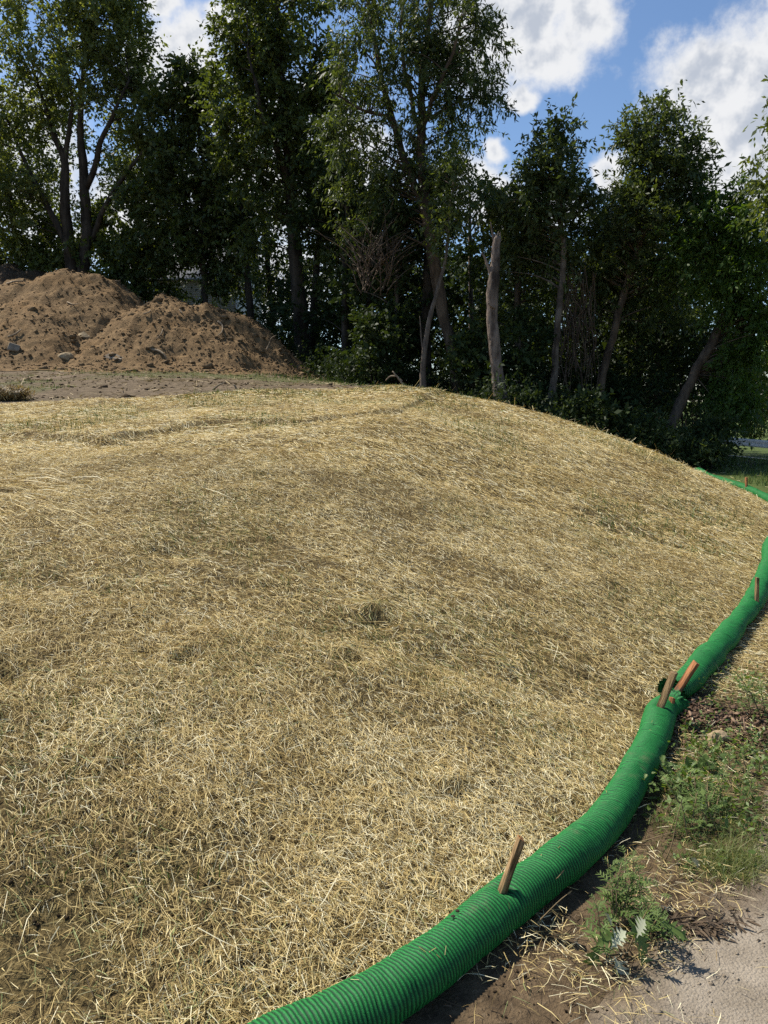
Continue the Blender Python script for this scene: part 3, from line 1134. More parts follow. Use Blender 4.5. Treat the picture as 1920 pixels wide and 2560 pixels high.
for i in range(n):
    rr = 0.12 + r_.normal(0, 0.012)
    rr *= 1 + 0.25 * math.sin(xx[i] * 9 + th[i])
    c0 = np.array([xx[i] + (0.06 * r_.normal() if xx[i] > 0.1 else 0), math.cos(th[i]) * rr * 1.25, max(0.004, math.sin(th[i]) * rr * 0.7 + 0.09)])
    dv = np.array([r_.normal(0, .8), -math.sin(th[i]) + r_.normal(0, .4), math.cos(th[i]) + r_.normal(0, .4)]) * 0.045
    s = np.array([1.0, 0, 0]) * 0.004
    mbV.append(np.array([c0 - dv - s, c0 - dv + s, c0 + dv + s, c0 + dv - s]))
V = np.concatenate(mbV)
Fq = np.arange(4 * n).reshape(n, 4)
link('loose_straw', mesh_np('loose_straw', V, Fq, m_straw, {'rnd': np.repeat(np.clip(r_.normal(.25, .2, n), 0, .95), 4)}), roll, kind='stuff')

# ------------------------------------------------------------------ green filter socks and their stakes
def make_sock(name, label, pts, R, rib, seed, gather_start=False, gather_end=False, pinches=(), pins=()):
    L = np.linalg.norm(np.diff(pts, axis=0), axis=1).sum()
    n = int(L / rib) * 4
    c = smooth_path(pts, n)
    s = np.linspace(0, L, n)
    zg = height(c[:, 0], c[:, 1])
    k_ = np.ones(41) / 41
    zg = np.convolve(np.pad(zg, 20, mode='edge'), k_, mode='valid')
    tn = np.gradient(c, axis=0)
    tn /= np.linalg.norm(tn, axis=1)[:, None]
    sd_ = np.stack([tn[:, 1], -tn[:, 0]], 1)
    sides = 24
    ang = np.arange(sides) * 2 * np.pi / sides
    rr = R * (1 + 0.11 * fbm(s * 2.6, s * 0, seed, 2) * 2 + 0.05 * fbm(s * 9, s * 0, seed + 1, 2))
    rr = rr * (1 + 0.2 * sstep(2.2, 1.6, c[:, 1]))
    for (ps, w, a) in pinches:
        rr = rr * (1 - a * np.exp(-((s - ps) / w) ** 2))
    if gather_end:
        rr = rr * (0.3 + 0.7 * np.sqrt(np.clip((L - s) / 0.08, 0, 1)))
    if gather_start:
        rr = rr * (0.3 + 0.7 * np.sqrt(np.clip(s / 0.08, 0, 1)))
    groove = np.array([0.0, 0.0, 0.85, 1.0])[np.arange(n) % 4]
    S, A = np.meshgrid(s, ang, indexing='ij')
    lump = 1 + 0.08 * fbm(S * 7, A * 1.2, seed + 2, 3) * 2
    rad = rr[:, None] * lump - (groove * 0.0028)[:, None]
    cx, sx = np.cos(A), np.sin(A)
    vert = np.where(sx < 0, 0.80, 0.97)
    # wrinkles, and ribs that wander instead of ringing evenly
    ridge = 1 - 2 * np.abs(fbm(S * 11 + 2.0 * fbm(S * 3, A, seed + 6, 2), A * 0.9, seed + 5, 3))
    rad = rad - 0.004 * R / 0.07 * sstep(0.9, 1.0, ridge)
    slide = 0.012 * fbm(S * 5, A * 0.8, seed + 4, 3)
    X = c[:, 0][:, None] + sd_[:, 0][:, None] * cx * rad * 1.06 + tn[:, 0][:, None] * slide
    Y = c[:, 1][:, None] + sd_[:, 1][:, None] * cx * rad * 1.06 + tn[:, 1][:, None] * slide
    for (qx, qy) in pins:      # the fabric is drawn in where a stake goes through
        g_ = np.exp(-((X - qx) ** 2 + (Y - qy) ** 2) / 0.0011) * (sx > -0.2)
        rad = rad - 0.022 * g_
    Z = zg[:, None] + R * 0.80 + sx * rad * vert
    V = np.stack([X, Y, Z], -1).reshape(-1, 3)
    ii = np.arange(n * sides).reshape(n, sides)
    jj = np.roll(ii, -1, axis=1)
    Fq = np.stack([ii[:-1], jj[:-1], jj[1:], ii[1:]], -1).reshape(-1, 4)
    org = np.array([c[0, 0], c[0, 1], zg[0]])
    root = thing(name, label, 'filter sock', org, 'green filter socks staked along the toe of the mound')
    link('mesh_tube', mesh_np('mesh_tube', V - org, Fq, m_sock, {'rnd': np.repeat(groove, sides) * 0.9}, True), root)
    return root, c, zg, org, tn


def ruffle(root, org, centre, axis_, R, seed, flare=0.05):
    """the gathered open end of a sock: a crimped collar"""
    ax = np.array([axis_[0], axis_[1], 0.15])
    ax /= np.linalg.norm(ax)
    sd_ = np.array([ax[1], -ax[0], 0])
    sd_ /= np.linalg.norm(sd_)
    up = np.cross(sd_, ax)
    r_ = np.random.default_rng(seed)
    ns, nr = 96, 7
    V, A = [], []
    for j in range(nr):
        t = j / (nr - 1)
        for i in range(ns):
            a = i / ns * 2 * np.pi
            crimp = 1 + (0.06 * t) * math.sin(a * 22 + 1.5 * math.sin(a * 3)) + 0.06 * t * r_.normal()
            rad = R * (0.55 + 0.55 * t) * crimp
            p = centre + ax * (flare * t + 0.012 * t * math.sin(a * 5)) + (sd_ * math.cos(a) + up * math.sin(a) * 0.9) * rad
            V.append(p)
            A.append(0.8 if j % 2 else 0.1)
    F_ = [[j * ns + i, j * ns + (i + 1) % ns, (j + 1) * ns + (i + 1) % ns, (j + 1) * ns + i] for j in range(nr - 1) for i in range(ns)]
    mb = MB()
    mb.add(np.array(V), F_, np.array(A))
    link('gathered_end', mb.mesh('gathered_end', m_sock, True, org), root)


SR = 0.068
near_pts = np.vstack([[(-2.2, 0.77), (-1.0, 1.15)], NEARS[1:], [MIDS[0] + (-0.03, -0.12)]])
sock1, c1, z1, o1, t1 = make_sock('filter_sock', 'near green ribbed filter sock curving up from the bottom of the picture', near_pts, SR, 0.0125, 11, gather_end=True, pins=[at_z(1258, 2222, .12)[:2], at_z(1655, 1757, .13)[:2]])
mid_pts = np.vstack([[MIDS[0] + (-0.01, 0.02)], MIDS[1:], link_mid, [FARS[0] + (-0.02, -0.1)]])
sock2, c2, z2, o2, t2 = make_sock('filter_sock', 'middle green filter sock butted against the near one, running off the right edge', mid_pts, SR * 1.12, 0.016, 12, gather_start=True, gather_end=True,
                                  pins=[at_z(1704, 1712, .13)[:2], at_z(1892, 1491, .14)[:2]], pinches=((2.72, .10, .22), (0.9, .12, .12), (1.6, .14, .14), (0.12, 0.1, 0.1)))
far_pts = np.vstack([FARS, [FARS[-1] + (0.25, 1.2), (6.9, 16.8)]])
sock3, c3, z3, o3, t3 = make_sock('filter_sock', 'far green filter sock at the foot of the mound before the lawn', far_pts, SR * 1.05, 0.02, 13, gather_start=True)
e = np.array([c2[6, 0], c2[6, 1], z2[6] + 0.075])
ruffle(sock2, o2, e, -t2[2], SR * 1.02, 5, 0.05)
e = np.array([c1[-22, 0], c1[-22, 1], z1[-22] + 0.06])
ruffle(sock1, o1, e, t1[-4], SR * 0.95, 6, 0.06)


def stake(label, base_px, top_px, Yoff, w, dpt, mat, yaw, zb=0.12, dY=0.0, cut=None):
    b = at_z(base_px[0], base_px[1], zb)
    b[1] += Yoff
    b = at(base_px[0], base_px[1], b[1])
    t = at(top_px[0], top_px[1], b[1] + dY)
    ax = t - b
    h = np.linalg.norm(ax)
    ax = ax / h
    down = 0.20 + b[2] / max(ax[2], 0.3)
    bm = bmesh.new()
    bmesh.ops.create_cube(bm, size=1)
    r_ = random.Random(int(base_px[0]))
    for v in bm.verts:
        top = v.co.z > 0
        taper = 1.0
        v.co = Vector((v.co.x * w * taper, v.co.y * dpt * taper, (h if top else -down) + (r_.uniform(-.006, .006) if top else 0)))
    bmesh.ops.subdivide_edges(bm, edges=[e_ for e_ in bm.edges if abs(e_.verts[0].co.z - e_.verts[1].co.z) > 0.1], cuts=8)
    for v in bm.verts:
        v.co.x += r_.gauss(0, 0.0006)
        v.co.y += r_.gauss(0, 0.0006)
        if v.co.z < -down * 0.75:
            k = (v.co.z + down) / (down * 0.25)
            v.co.x *= max(k, 0.1)
            v.co.y *= max(k, 0.1)
    sharp = [e_ for e_ in bm.edges if len(e_.link_faces) == 2 and e_.calc_face_angle(0) > 1.0]
    bmesh.ops.bevel(bm, geom=sharp, offset=0.0016, segments=1, affect='EDGES')
    me = bpy.data.meshes.new('stake_post')
    bm.to_mesh(me)
    bm.free()
    me.materials.append(mat)
    if cut:
        me.materials.append(cut)
        for pl in me.polygons:
            if pl.center.z > h * 0.97:
                pl.material_index = 1
    o = link('wooden_stake', me, None, label, 'stake', 'wooden stakes pinning the filter socks', loc=b)
    q = Vector(ax).to_track_quat('Z', 'Y')
    from mathutils import Quaternion
    o.rotation_mode = 'QUATERNION'
    o.rotation_quaternion = q @ Quaternion((0, 0, 1), yaw)
    return o


stake('weathered wooden stake driven through the near sock, tilted to the right', (1258, 2222), (1303, 2096), 0, .025, .020, m_stake, 0.15, cut=m_stake_cut)
stake('brown wooden stake at the junction of the two socks, nearer the viewer', (1655, 1757), (1686, 1679), 0, .030, .026, m_stake, 0.75, zb=.13)
stake('reddish wooden stake leaning right just behind the sock junction', (1704, 1712), (1741, 1656), 0, .032, .026, m_stake_red, 0.45, zb=.13)
stake('short cut stub of wood between the two stakes at the sock junction', (1679, 1752), (1681, 1743), 0.02, .026, .022, m_stake_red, 0.5, zb=.12)
stake('upright dark brown stake in the middle sock near the right edge', (1892, 1491), (1893, 1444), 0, .028, .022, m_stake, 0.1, zb=.14)
stake('small far stake standing in the far green sock before the lawn', (1866, 1214), (1866, 1193), 0, .045, .03, m_stake_red, 0.1, zb=.13)
# two knots of fluff stuck to the near sock
for i_, (px, py) in enumerate([(1132, 2290), (1144, 2277)]):
    q = at_z(px, py, 0.128)
    link('burr', rock_mesh('burr', (.007, .006, .004), m_deadweed, 30 + i_), None, ['lower brown burr stuck on the near sock', 'upper brown burr stuck on the near sock'][i_], 'burr', loc=q)
# ------------------------------------------------------------------ trees
LEAVES = 0
DENS = 0.95


def leaf_cloud(C, O, ntw, nlf, tl, L, W, spread, up, droop, seed, size_var=0.25, tone=0.5, tri=False):
    """leaves on twigs growing out of clump centres C along directions O -> quads"""
    global LEAVES
    r = np.random.default_rng(seed)
    n = len(C)
    T = n * ntw
    dirv = np.repeat(O, ntw, 0) * 0.7 + r.normal(0, 0.6, (T, 3))
    dirv[:, 2] += up
    dirv /= np.linalg.norm(dirv, axis=1)[:, None]
    st = np.repeat(C, ntw, 0) + r.normal(0, spread, (T, 3))
    ln = tl * np.exp(r.normal(0, 0.35, T))
    s = r.uniform(0.05, 1, (T, nlf))
    P = st[:, None, :] + dirv[:, None, :] * (ln[:, None] * s)[..., None]
    P[..., 2] -= droop * ln[:, None] * s * s
    P = P.reshape(-1, 3) + r.normal(0, 0.03, (T * nlf, 3))
    ax = np.repeat(dirv, nlf, 0) * 0.5 + r.normal(0, 0.55, (T * nlf, 3))
    ax[:, 2] -= 0.25 + droop * 0.7
    ax /= np.linalg.norm(ax, axis=1)[:, None]
    nm = r.normal(0, 0.7, (T * nlf, 3))
    nm[:, 2] += 0.8
    side = np.cross(ax, nm)
    side /= np.linalg.norm(side, axis=1)[:, None] + 1e-9
    sz = np.exp(r.normal(0, size_var, T * nlf))[:, None]
    a = ax * L * sz
    b = side * W * 0.5 * sz
    V = np.stack([P, P + a * 0.45 + b, P + a, P + a * 0.45 - b], 1).reshape(-1, 3)
    tn_ = np.repeat(np.clip(tone + r.normal(0, 0.14, n), 0, 1), ntw * nlf) + r.normal(0, 0.16, T * nlf)
    LEAVES += T * nlf
    if tri:     # distant leaves: one triangle each
        V = np.stack([P - b * 0.9, P + b * 0.9 + a * 0.2, P + a], 1).reshape(-1, 3)
        return V, np.arange(T * nlf * 3).reshape(-1, 3), np.repeat(np.clip(tn_, 0, 1), 3)
    Fq = np.arange(T * nlf * 4).reshape(-1, 4)
    return V, Fq, np.repeat(np.clip(tn_, 0, 1), 4)


def blob_points(blobs, r, inner=0.35):
    Cs, Os = [], []
    for (c, rad, n) in blobs:
        v = r.normal(size=(n, 3))
        v /= np.linalg.norm(v, axis=1)[:, None]
        k = (inner + (1 - inner) * r.random(n) ** 0.6)[:, None]
        Cs.append(np.asarray(c) + v * k * np.asarray(rad))
        o = v * k
        Os.append(o)
    return np.concatenate(Cs), np.concatenate(Os)


def pxblob(px, py, Y, wx, hz_, n, dep=None):
    """a foliage mass seen around photo pixel (px, py) at distance Y, half sizes in photo pixels"""
    c = at(px, py, Y)
    k = Y / F
    rx, rz = wx * k, hz_ * k
    return (c, (rx, dep if dep else min(0.75 * rx + 0.3, 3.0), rz), n)


def make_tree(name, label, stems, blobs, bark, leafm, leaf=(0.11, 0.055), tw=(9, 14, 0.6), up=0.15, droop=0.15, seed=1, group=None,
              sides=9, spread=0.18, tone=0.5, cat='tree', branch_r=1.0, wob=0.05, twigs=True, inner=0.35, wander=0.10):
    """stems: lists of (x, y, z, radius); blobs: (centre, radii, clumps)"""
    r = np.random.default_rng(seed)
    base = np.array(stems[0][0][:3])
    root = thing(name, label, cat, base, group)
    mb = MB()
    nodes, nrad = [], []
    for k, st in enumerate(stems):
        n = max(8, len(st) * 5)
        sp = smooth_path(st, n)
        q_ = np.arange(n) * 0.35
        sp[:, 0] += wander * fbm(q_, q_ * 0 + k, seed + 3, 2) * np.minimum(1, np.arange(n) / 4)
        sp[:, 1] += wander * fbm(q_, q_ * 0 + k, seed + 4, 2) * np.minimum(1, np.arange(n) / 4)
        rad = sp[:, 3].copy()
        if k == 0:
            zr = sp[:, 2] - sp[0, 2]
            rad = rad * (1 + 0.35 * np.exp(-np.maximum(zr, 0) / 0.35))
        tube(mb, sp[:, :3], rad, sides, wob, seed + k)
        lo = n // 3 if k == 0 else 2
        nodes += list(sp[lo:, :3])
        nrad += list(rad[lo:])
    link('trunk', mb.mesh('trunk', bark, True, base), root)
    if not blobs:
        return root
    C, O = blob_points([(c_, r_c, max(3, int(n_ * DENS))) for (c_, r_c, n_) in blobs], r, inner)
    nodes = np.array(nodes)
    nrad = np.array(nrad)
    mb = MB()
    order = np.argsort([np.min(np.linalg.norm(nodes - c, axis=1)) for c in C])
    for i in order:
        c = C[i]
        dv = c - nodes
        dist = np.linalg.norm(dv, axis=1)
        cost = dist + 1.2 * np.maximum(0, 0.35 * np.hypot(dv[:, 0], dv[:, 1]) - dv[:, 2]) + 0.02 / (nrad + 0.01)
        j = int(cost.argmin())
        L = dist[j]
        if L < 0.15:
            continue
        r0 = min(nrad[j] * 0.6, (0.012 + 0.011 * L) * branch_r)
        a = nodes[j]
        mid = a + (c - a) * 0.5 + np.array([0, 0, 0.10 * L]) + r.normal(0, 0.06 * L, 3)
        t = np.linspace(0, 1, 6)[:, None]
        pts = (1 - t) ** 2 * a + 2 * t * (1 - t) * mid + t * t * c
        rr = np.linspace(r0, 0.006, 6)
        tube(mb, pts, rr, 4 if r0 < 0.03 else 6, 0.05, i, caps=False)
        nodes = np.vstack([nodes, pts[1:]])
        nrad = np.concatenate([nrad, rr[1:]])
    if mb.n and twigs:
        link('branches', mb.mesh('branches', bark, True, base), root)
    V, Fq, cc = leaf_cloud(C, O, tw[0], tw[1], tw[2] * 0.82, leaf[0], leaf[1], spread * 0.75, up, droop, seed + 50, tone=tone)
    link('crown', mesh_np('crown', V - base, Fq, leafm, {'rnd': cc}), root)
    return root


def S(Y, *pts):
    """stem from photo pixels with radius in pixels (converted at that distance)"""
    out = []
    for p in pts:
        y = Y + (p[3] if len(p) > 3 else 0)
        q = at(p[0], p[1], y)
        out.append((q[0], q[1], q[2], p[2] * y / F))
    return out


# -- the big many-stemmed tree on the left, behind the piles
Y = 31
make_tree('broadleaf_tree', 'tall yellow-green many-stemmed tree behind the soil piles at the left', [
    S(Y, (188, 800, 20), (182, 680, 16), (172, 600, 14), (160, 470, 11), (162, 400, 9), (140, 345, 7), (120, 290, 5), (85, 190, 3)),
    S(Y, (205, 790, 18), (212, 640, 15), (216, 560, 13), (212, 440, 11), (206, 370, 9), (200, 290, 7), (210, 180, 5), (230, 60, 3)),
    S(Y, (160, 420, 7), (174, 330, 6), (178, 240, 4), (150, 120, 2.5)),
    S(Y, (216, 470, 8, 0), (238, 410, 7, -.4), (256, 345, 6, -.7), (290, 270, 4, -1), (320, 200, 2.5, -1)),
    S(Y, (232, 600, 7), (262, 520, 6, -.4), (310, 440, 5, -.8), (362, 372, 3, -1)),
    S(Y, (170, 620, 9), (120, 520, 7), (70, 420, 5), (30, 330, 3)),
], [pxblob(150, 60, Y, 210, 150, 100, 2.2), pxblob(280, 130, Y, 80, 100, 38), pxblob(40, 220, Y, 110, 150, 50), pxblob(210, 215, Y, 150, 70, 40),
    pxblob(330, 250, Y, 50, 60, 20), pxblob(30, 420, Y, 90, 90, 40), pxblob(100, -110, Y, 200, 110, 50), pxblob(270, 30, Y, 100, 90, 50), pxblob(70, 330, Y, 80, 70, 18), pxblob(330, 390, Y - .5, 60, 70, 16), pxblob(20, 520, Y, 90, 80, 26)],
    m_bark_dark, m_leaf_yel, (0.14, 0.075), (9, 14, 0.8), 0.35, 0.1, 1001, tone=0.5)

# -- lower leafy tree beside it with darker leaves hanging before the house
Y = 30
make_tree('maple_tree', 'dark slender tree rising behind the dip between the soil piles', [
    S(Y, (518, 850, 9), (514, 760, 8), (508, 660, 8), (508, 560, 7), (510, 450, 6), (500, 340, 4), (480, 240, 3), (478, 170, 2)),
    S(Y, (509, 480, 4), (480, 400, 3), (470, 330, 2)),
    S(Y, (509, 520, 4), (545, 450, 3), (560, 400, 2))],
    [pxblob(475, 225, Y, 62, 60, 34), pxblob(420, 310, Y, 80, 70, 40), pxblob(540, 300, Y, 70, 110, 45), pxblob(490, 420, Y, 110, 60, 45),
     pxblob(420, 500, Y, 90, 80, 40), pxblob(560, 540, Y, 90, 70, 40), pxblob(480, 600, Y, 100, 36, 24), pxblob(575, 640, Y, 45, 40, 12), pxblob(545, 725, Y, 40, 12, 5)],
    m_bark_dark, m_leaf_crown, (0.155, 0.095), (8, 14, 0.65), 0.05, 0.2, 1002, tone=0.6)
make_tree('maple_tree', 'low dense leafy tree just above the crest of the tall soil pile', [
    S(32, (330, 900, 8), (335, 700, 7), (340, 600, 5), (345, 480, 3))],
    [pxblob(330, 560, 32, 110, 90, 60), pxblob(230, 640, 32, 130, 60, 45), pxblob(350, 650, 31, 80, 50, 30), pxblob(345, 720, 31, 75, 40, 30), pxblob(440, 640, 31, 60, 30, 14), pxblob(380, 420, 32, 70, 80, 28), pxblob(290, 730, 30.5, 70, 40, 22)],
    m_bark_dark, m_leaf_mid, (0.155, 0.095), (8, 13, 0.65), 0.05, 0.2, 1003, tone=0.35)
make_tree('maple_tree', 'dense green tree overhanging the left edge above the dark heap', [
    S(33, (40, 800, 10), (45, 650, 8), (30, 540, 6), (20, 430, 4))],
    [pxblob(30, 560, 33, 130, 110, 60), pxblob(110, 620, 33, 90, 60, 30), pxblob(10, 650, 33, 110, 45, 28), pxblob(-90, 450, 33, 120, 150, 40)],
    m_bark_dark, m_leaf_mid, (0.155, 0.09), (8, 14, 0.65), 0.05, 0.2, 1004, tone=0.6)

# -- the broad dark tree right of the piles
Y = 27
make_tree('broadleaf_tree', 'broad dark tree with a thick straight trunk right of the soil piles', [
    S(Y, (768, 960, 23), (757, 880, 20), (748, 760, 18), (738, 640, 17), (728, 520, 15), (722, 400, 13), (712, 280, 11), (700, 160, 9), (695, 40, 6), (690, -90, 4)),
    S(Y, (724, 470, 9), (700, 390, 8, -.5), (660, 300, 6, -1), (640, 210, 4, -1.2), (620, 120, 2.5, -1.2)),
    S(Y, (716, 330, 7), (760, 240, 5, -.4), (790, 140, 3, -.6)),
    S(Y, (770, 950, 10, .6), (785, 780, 9, .8), (792, 640, 8, 1), (800, 520, 6, 1))],
    [pxblob(690, 40, Y, 130, 120, 73), pxblob(618, 110, Y, 66, 110, 34), pxblob(620, 270, Y, 90, 100, 45), pxblob(740, 200, Y, 120, 110, 57),
     pxblob(680, 370, Y, 110, 80, 45), pxblob(780, 330, Y, 80, 100, 36), pxblob(620, 430, Y, 60, 60, 18), pxblob(800, 470, Y, 90, 80, 36), pxblob(700, -110, Y, 150, 100, 36),
     pxblob(660, 560, Y, 60, 60, 14), pxblob(860, 560, Y, 70, 80, 24)],
    m_bark_dark, m_leaf_mid, (0.14, 0.08), (9, 15, 0.7), 0.2, 0.2, 1005, tone=0.35)

# -- the tallest tree in the middle: pale leaning trunk, drooping sprays
Y = 22
make_tree('cherry_tree', 'tallest tree in the middle with a pale leaning trunk and drooping leaf sprays', [
    S(Y, (1146, 1010, 15), (1138, 940, 13), (1124, 860, 13), (1110, 790, 14), (1098, 725, 15), (1086, 660, 15), (1074, 590, 15), (1064, 520, 14), (1056, 430, 12), (1052, 330, 10), (1056, 220, 9), (1066, 100, 7), (1080, -40, 5)),
    S(Y, (1066, 540, 10), (1030, 450, 9, .3), (996, 350, 8, .5), (968, 250, 7, .6), (944, 140, 6, .6), (925, 20, 5, .6), (915, -90, 3, .6)),
    S(Y, (1053, 330, 7), (1080, 250, 5, -.4), (1120, 160, 4, -.8), (1150, 60, 3, -1)),
    S(Y, (985, 310, 5, .5), (960, 290, 4, .2), (905, 275, 3, -.3), (840, 235, 2, -.6)),
    S(Y, (1052, 340, 6, .2), (1020, 220, 5, .6), (1005, 100, 4, .8), (1010, -40, 3, .8))],
    [pxblob(1130, 40, Y, 110, 100, 36), pxblob(1190, 130, Y, 60, 90, 17), pxblob(1210, 230, Y, 50, 40, 8), pxblob(1150, 260, Y, 80, 80, 21), pxblob(1000, 60, Y, 130, 120, 38), pxblob(890, 120, Y, 90, 120, 25),
     pxblob(950, 290, Y, 110, 80, 25), pxblob(1040, 200, Y, 110, 110, 25), pxblob(1110, 380, Y, 50, 60, 10), pxblob(880, 380, Y, 90, 90, 22), pxblob(1000, 430, Y, 80, 70, 16),
     pxblob(950, 520, Y + 1, 100, 80, 20), pxblob(1060, -120, Y, 180, 100, 25), pxblob(1100, 470, Y, 40, 30, 5)],
    m_bark_brown, m_leaf_crown, (0.135, 0.042), (8, 17, 0.60), 0.0, 0.6, 1006, tone=0.4, spread=0.13)

# -- forked slender pale trunk and the straight dark one just behind
Y = 20.5
make_tree('sapling_tree', 'slender pale trunk forking beside the tallest tree', [
    S(Y, (1057, 985, 8), (1058, 930, 7), (1063, 860, 6.5), (1074, 800, 6), (1086, 750, 5), (1100, 700, 4.5), (1115, 640, 3.6), (1122, 560, 3), (1132, 470, 2.2), (1136, 390, 1.4)),
    S(Y, (1060, 880, 3), (1053, 850, 2), (1050, 790, 1))],
    [pxblob(1130, 440, Y, 50, 70, 22), pxblob(1115, 560, Y, 40, 60, 14)], m_bark_pale, m_leaf_mid, (0.11, 0.05), (8, 12, 0.5), 0.1, 0.2, 1007, wander=0.03)
make_tree('dark_tree', 'straight dark trunk standing just behind the forked pale one', [
    S(23, (1060, 1000, 15), (1062, 850, 14), (1068, 720, 13), (1072, 600, 11), (1080, 450, 8))],
    [pxblob(1060, 500, 24, 110, 80, 38), pxblob(1010, 620, 25, 90, 70, 28)], m_bark_dark, m_leaf_dark, (0.13, 0.07), (8, 12, 0.6), 0, 0.3, 1008)

# -- the broken snag
Y = 18.5
make_tree('tree_snag', 'pale broken-off dead trunk standing at the edge of the mound', [
    S(Y, (1256, 1020, 17), (1250, 985, 15), (1243, 920, 14), (1236, 860, 14.5), (1230, 790, 13.5), (1231, 740, 14.5), (1236, 690, 13), (1239, 640, 10.5), (1242, 600, 9.5), (1243, 590, 8.5)),
    S(Y, (1231, 700, 5), (1222, 672, 4), (1210, 640, 2.5), (1205, 632, 2)),
    S(Y, (1240, 625, 4), (1234, 600, 3), (1230, 575, 2.2), (1226, 555, 1)),
    S(Y, (1248, 605, 3.5), (1250, 590, 2), (1251, 580, .5)), S(Y, (1238, 604, 3.5), (1237, 590, 2), (1238, 584, .5)), S(Y, (1243, 606, 3, -.05), (1244, 588, 2, -.05), (1246, 578, .5, -.05)), S(Y, (1236, 770, 4, -.1), (1226, 764, 2.5, -.2), (1221, 757, 1.2, -.25))],
    [], m_bark_snag, None, seed=1009, sides=14, wob=0.045, wander=0.03, cat='dead tree')

# -- trunks along the right-hand wood edge
Y = 20
make_tree('cherry_tree', 'slim pale-trunked tree with a pointed dark crown right of the snag', [
    S(Y, (1374, 1040, 10), (1382, 960, 9), (1388, 880, 8.5), (1398, 800, 8), (1407, 720, 7.5), (1410, 660, 7), (1404, 560, 6), (1402, 470, 5), (1395, 400, 3), (1392, 345, 1.5))],
    [pxblob(1385, 410, Y, 34, 40, 16), pxblob(1370, 360, Y, 14, 26, 6), pxblob(1405, 350, Y, 10, 22, 5), pxblob(1335, 455, Y, 30, 30, 9), pxblob(1390, 490, Y, 60, 50, 28), pxblob(1310, 520, Y, 50, 40, 16),
     pxblob(1445, 490, Y, 30, 40, 12), pxblob(1370, 600, Y + .6, 100, 50, 36), pxblob(1250, 510, Y + 1, 20, 50, 10), pxblob(1320, 640, Y + 1.2, 90, 60, 26)],
    m_bark_pale, m_leaf_crown, (0.13, 0.048), (8, 15, 0.55), 0.35, 0.25, 1010, tone=0.4)
Y = 21
make_tree('cherry_tree', 'large dark tree with a high bushy crown before the right-hand cloud', [
    S(Y, (1496, 1040, 11), (1504, 960, 10), (1514, 905, 10), (1530, 850, 9), (1546, 790, 9), (1570, 700, 9), (1600, 600, 8), (1620, 480, 6), (1640, 360, 3), (1648, 280, 1.5))],
    [pxblob(1645, 350, Y, 70, 50, 36), pxblob(1655, 290, Y, 26, 26, 10), pxblob(1590, 340, Y, 30, 26, 8), pxblob(1710, 410, Y, 34, 40, 14), pxblob(1640, 440, Y, 80, 50, 36), pxblob(1575, 500, Y, 40, 40, 16),
     pxblob(1700, 500, Y, 40, 40, 16), pxblob(1580, 570, Y, 110, 50, 42), pxblob(1500, 640, Y + .5, 110, 70, 40), pxblob(1600, 670, Y + .5, 110, 60, 40), pxblob(1500, 740, Y + 1, 90, 60, 26), pxblob(1640, 770, Y + 1, 90, 70, 30)],
    m_bark_brown, m_leaf_crown, (0.13, 0.048), (8, 15, 0.55), 0.3, 0.25, 1011, tone=0.45)
Y = 20
make_tree('leaning_tree', 'leaning trunk with hanging light-green foliage at the right edge', [
    S(Y, (1660, 1120, 15), (1672, 1080, 13), (1700, 1010, 13), (1730, 950, 12.5), (1760, 890, 12), (1790, 840, 11.5), (1815, 790, 10), (1835, 730, 8), (1860, 640, 6), (1875, 540, 4)),
    S(Y, (1800, 820, 5, .2), (1822, 790, 4.5, .3), (1838, 760, 3, .3))],
    [pxblob(1850, 560, Y, 110, 70, 46), pxblob(1760, 570, Y, 80, 50, 26), pxblob(1870, 690, Y - .4, 70, 90, 40), pxblob(1780, 660, Y, 90, 60, 30), pxblob(1890, 820, Y - .4, 50, 90, 32),
     pxblob(1850, 920, Y - .3, 45, 70, 26), pxblob(1960, 620, Y, 70, 120, 26), pxblob(1730, 520, Y + .5, 50, 40, 14), pxblob(1980, 800, Y, 40, 90, 14), pxblob(1815, 1020, Y - .3, 40, 50, 18)],
    m_bark_brown, m_leaf_light, (0.12, 0.045), (9, 16, 0.55), 0.0, 0.5, 1012, tone=0.35)
Y = 17
make_tree('overhanging_tree', 'leafy branch tips of a tree reaching in high at the right edge', [
    S(Y, (2080, 1250, 12), (2070, 900, 11), (2060, 640, 9), (2050, 430, 6), (2035, 260, 3)),
    S(Y, (2052, 520, 4), (1990, 430, 3), (1920, 370, 2))],
    [pxblob(1965, 340, Y, 36, 40, 11), pxblob(1945, 450, Y, 46, 40, 12), pxblob(1985, 240, Y, 40, 50, 11), pxblob(2050, 420, Y, 70, 150, 28), pxblob(1960, 520, Y, 30, 26, 6)],
    m_bark_brown, m_leaf_mid, (0.12, 0.045), (8, 14, 0.5), 0.0, 0.4, 1013, tone=0.55)

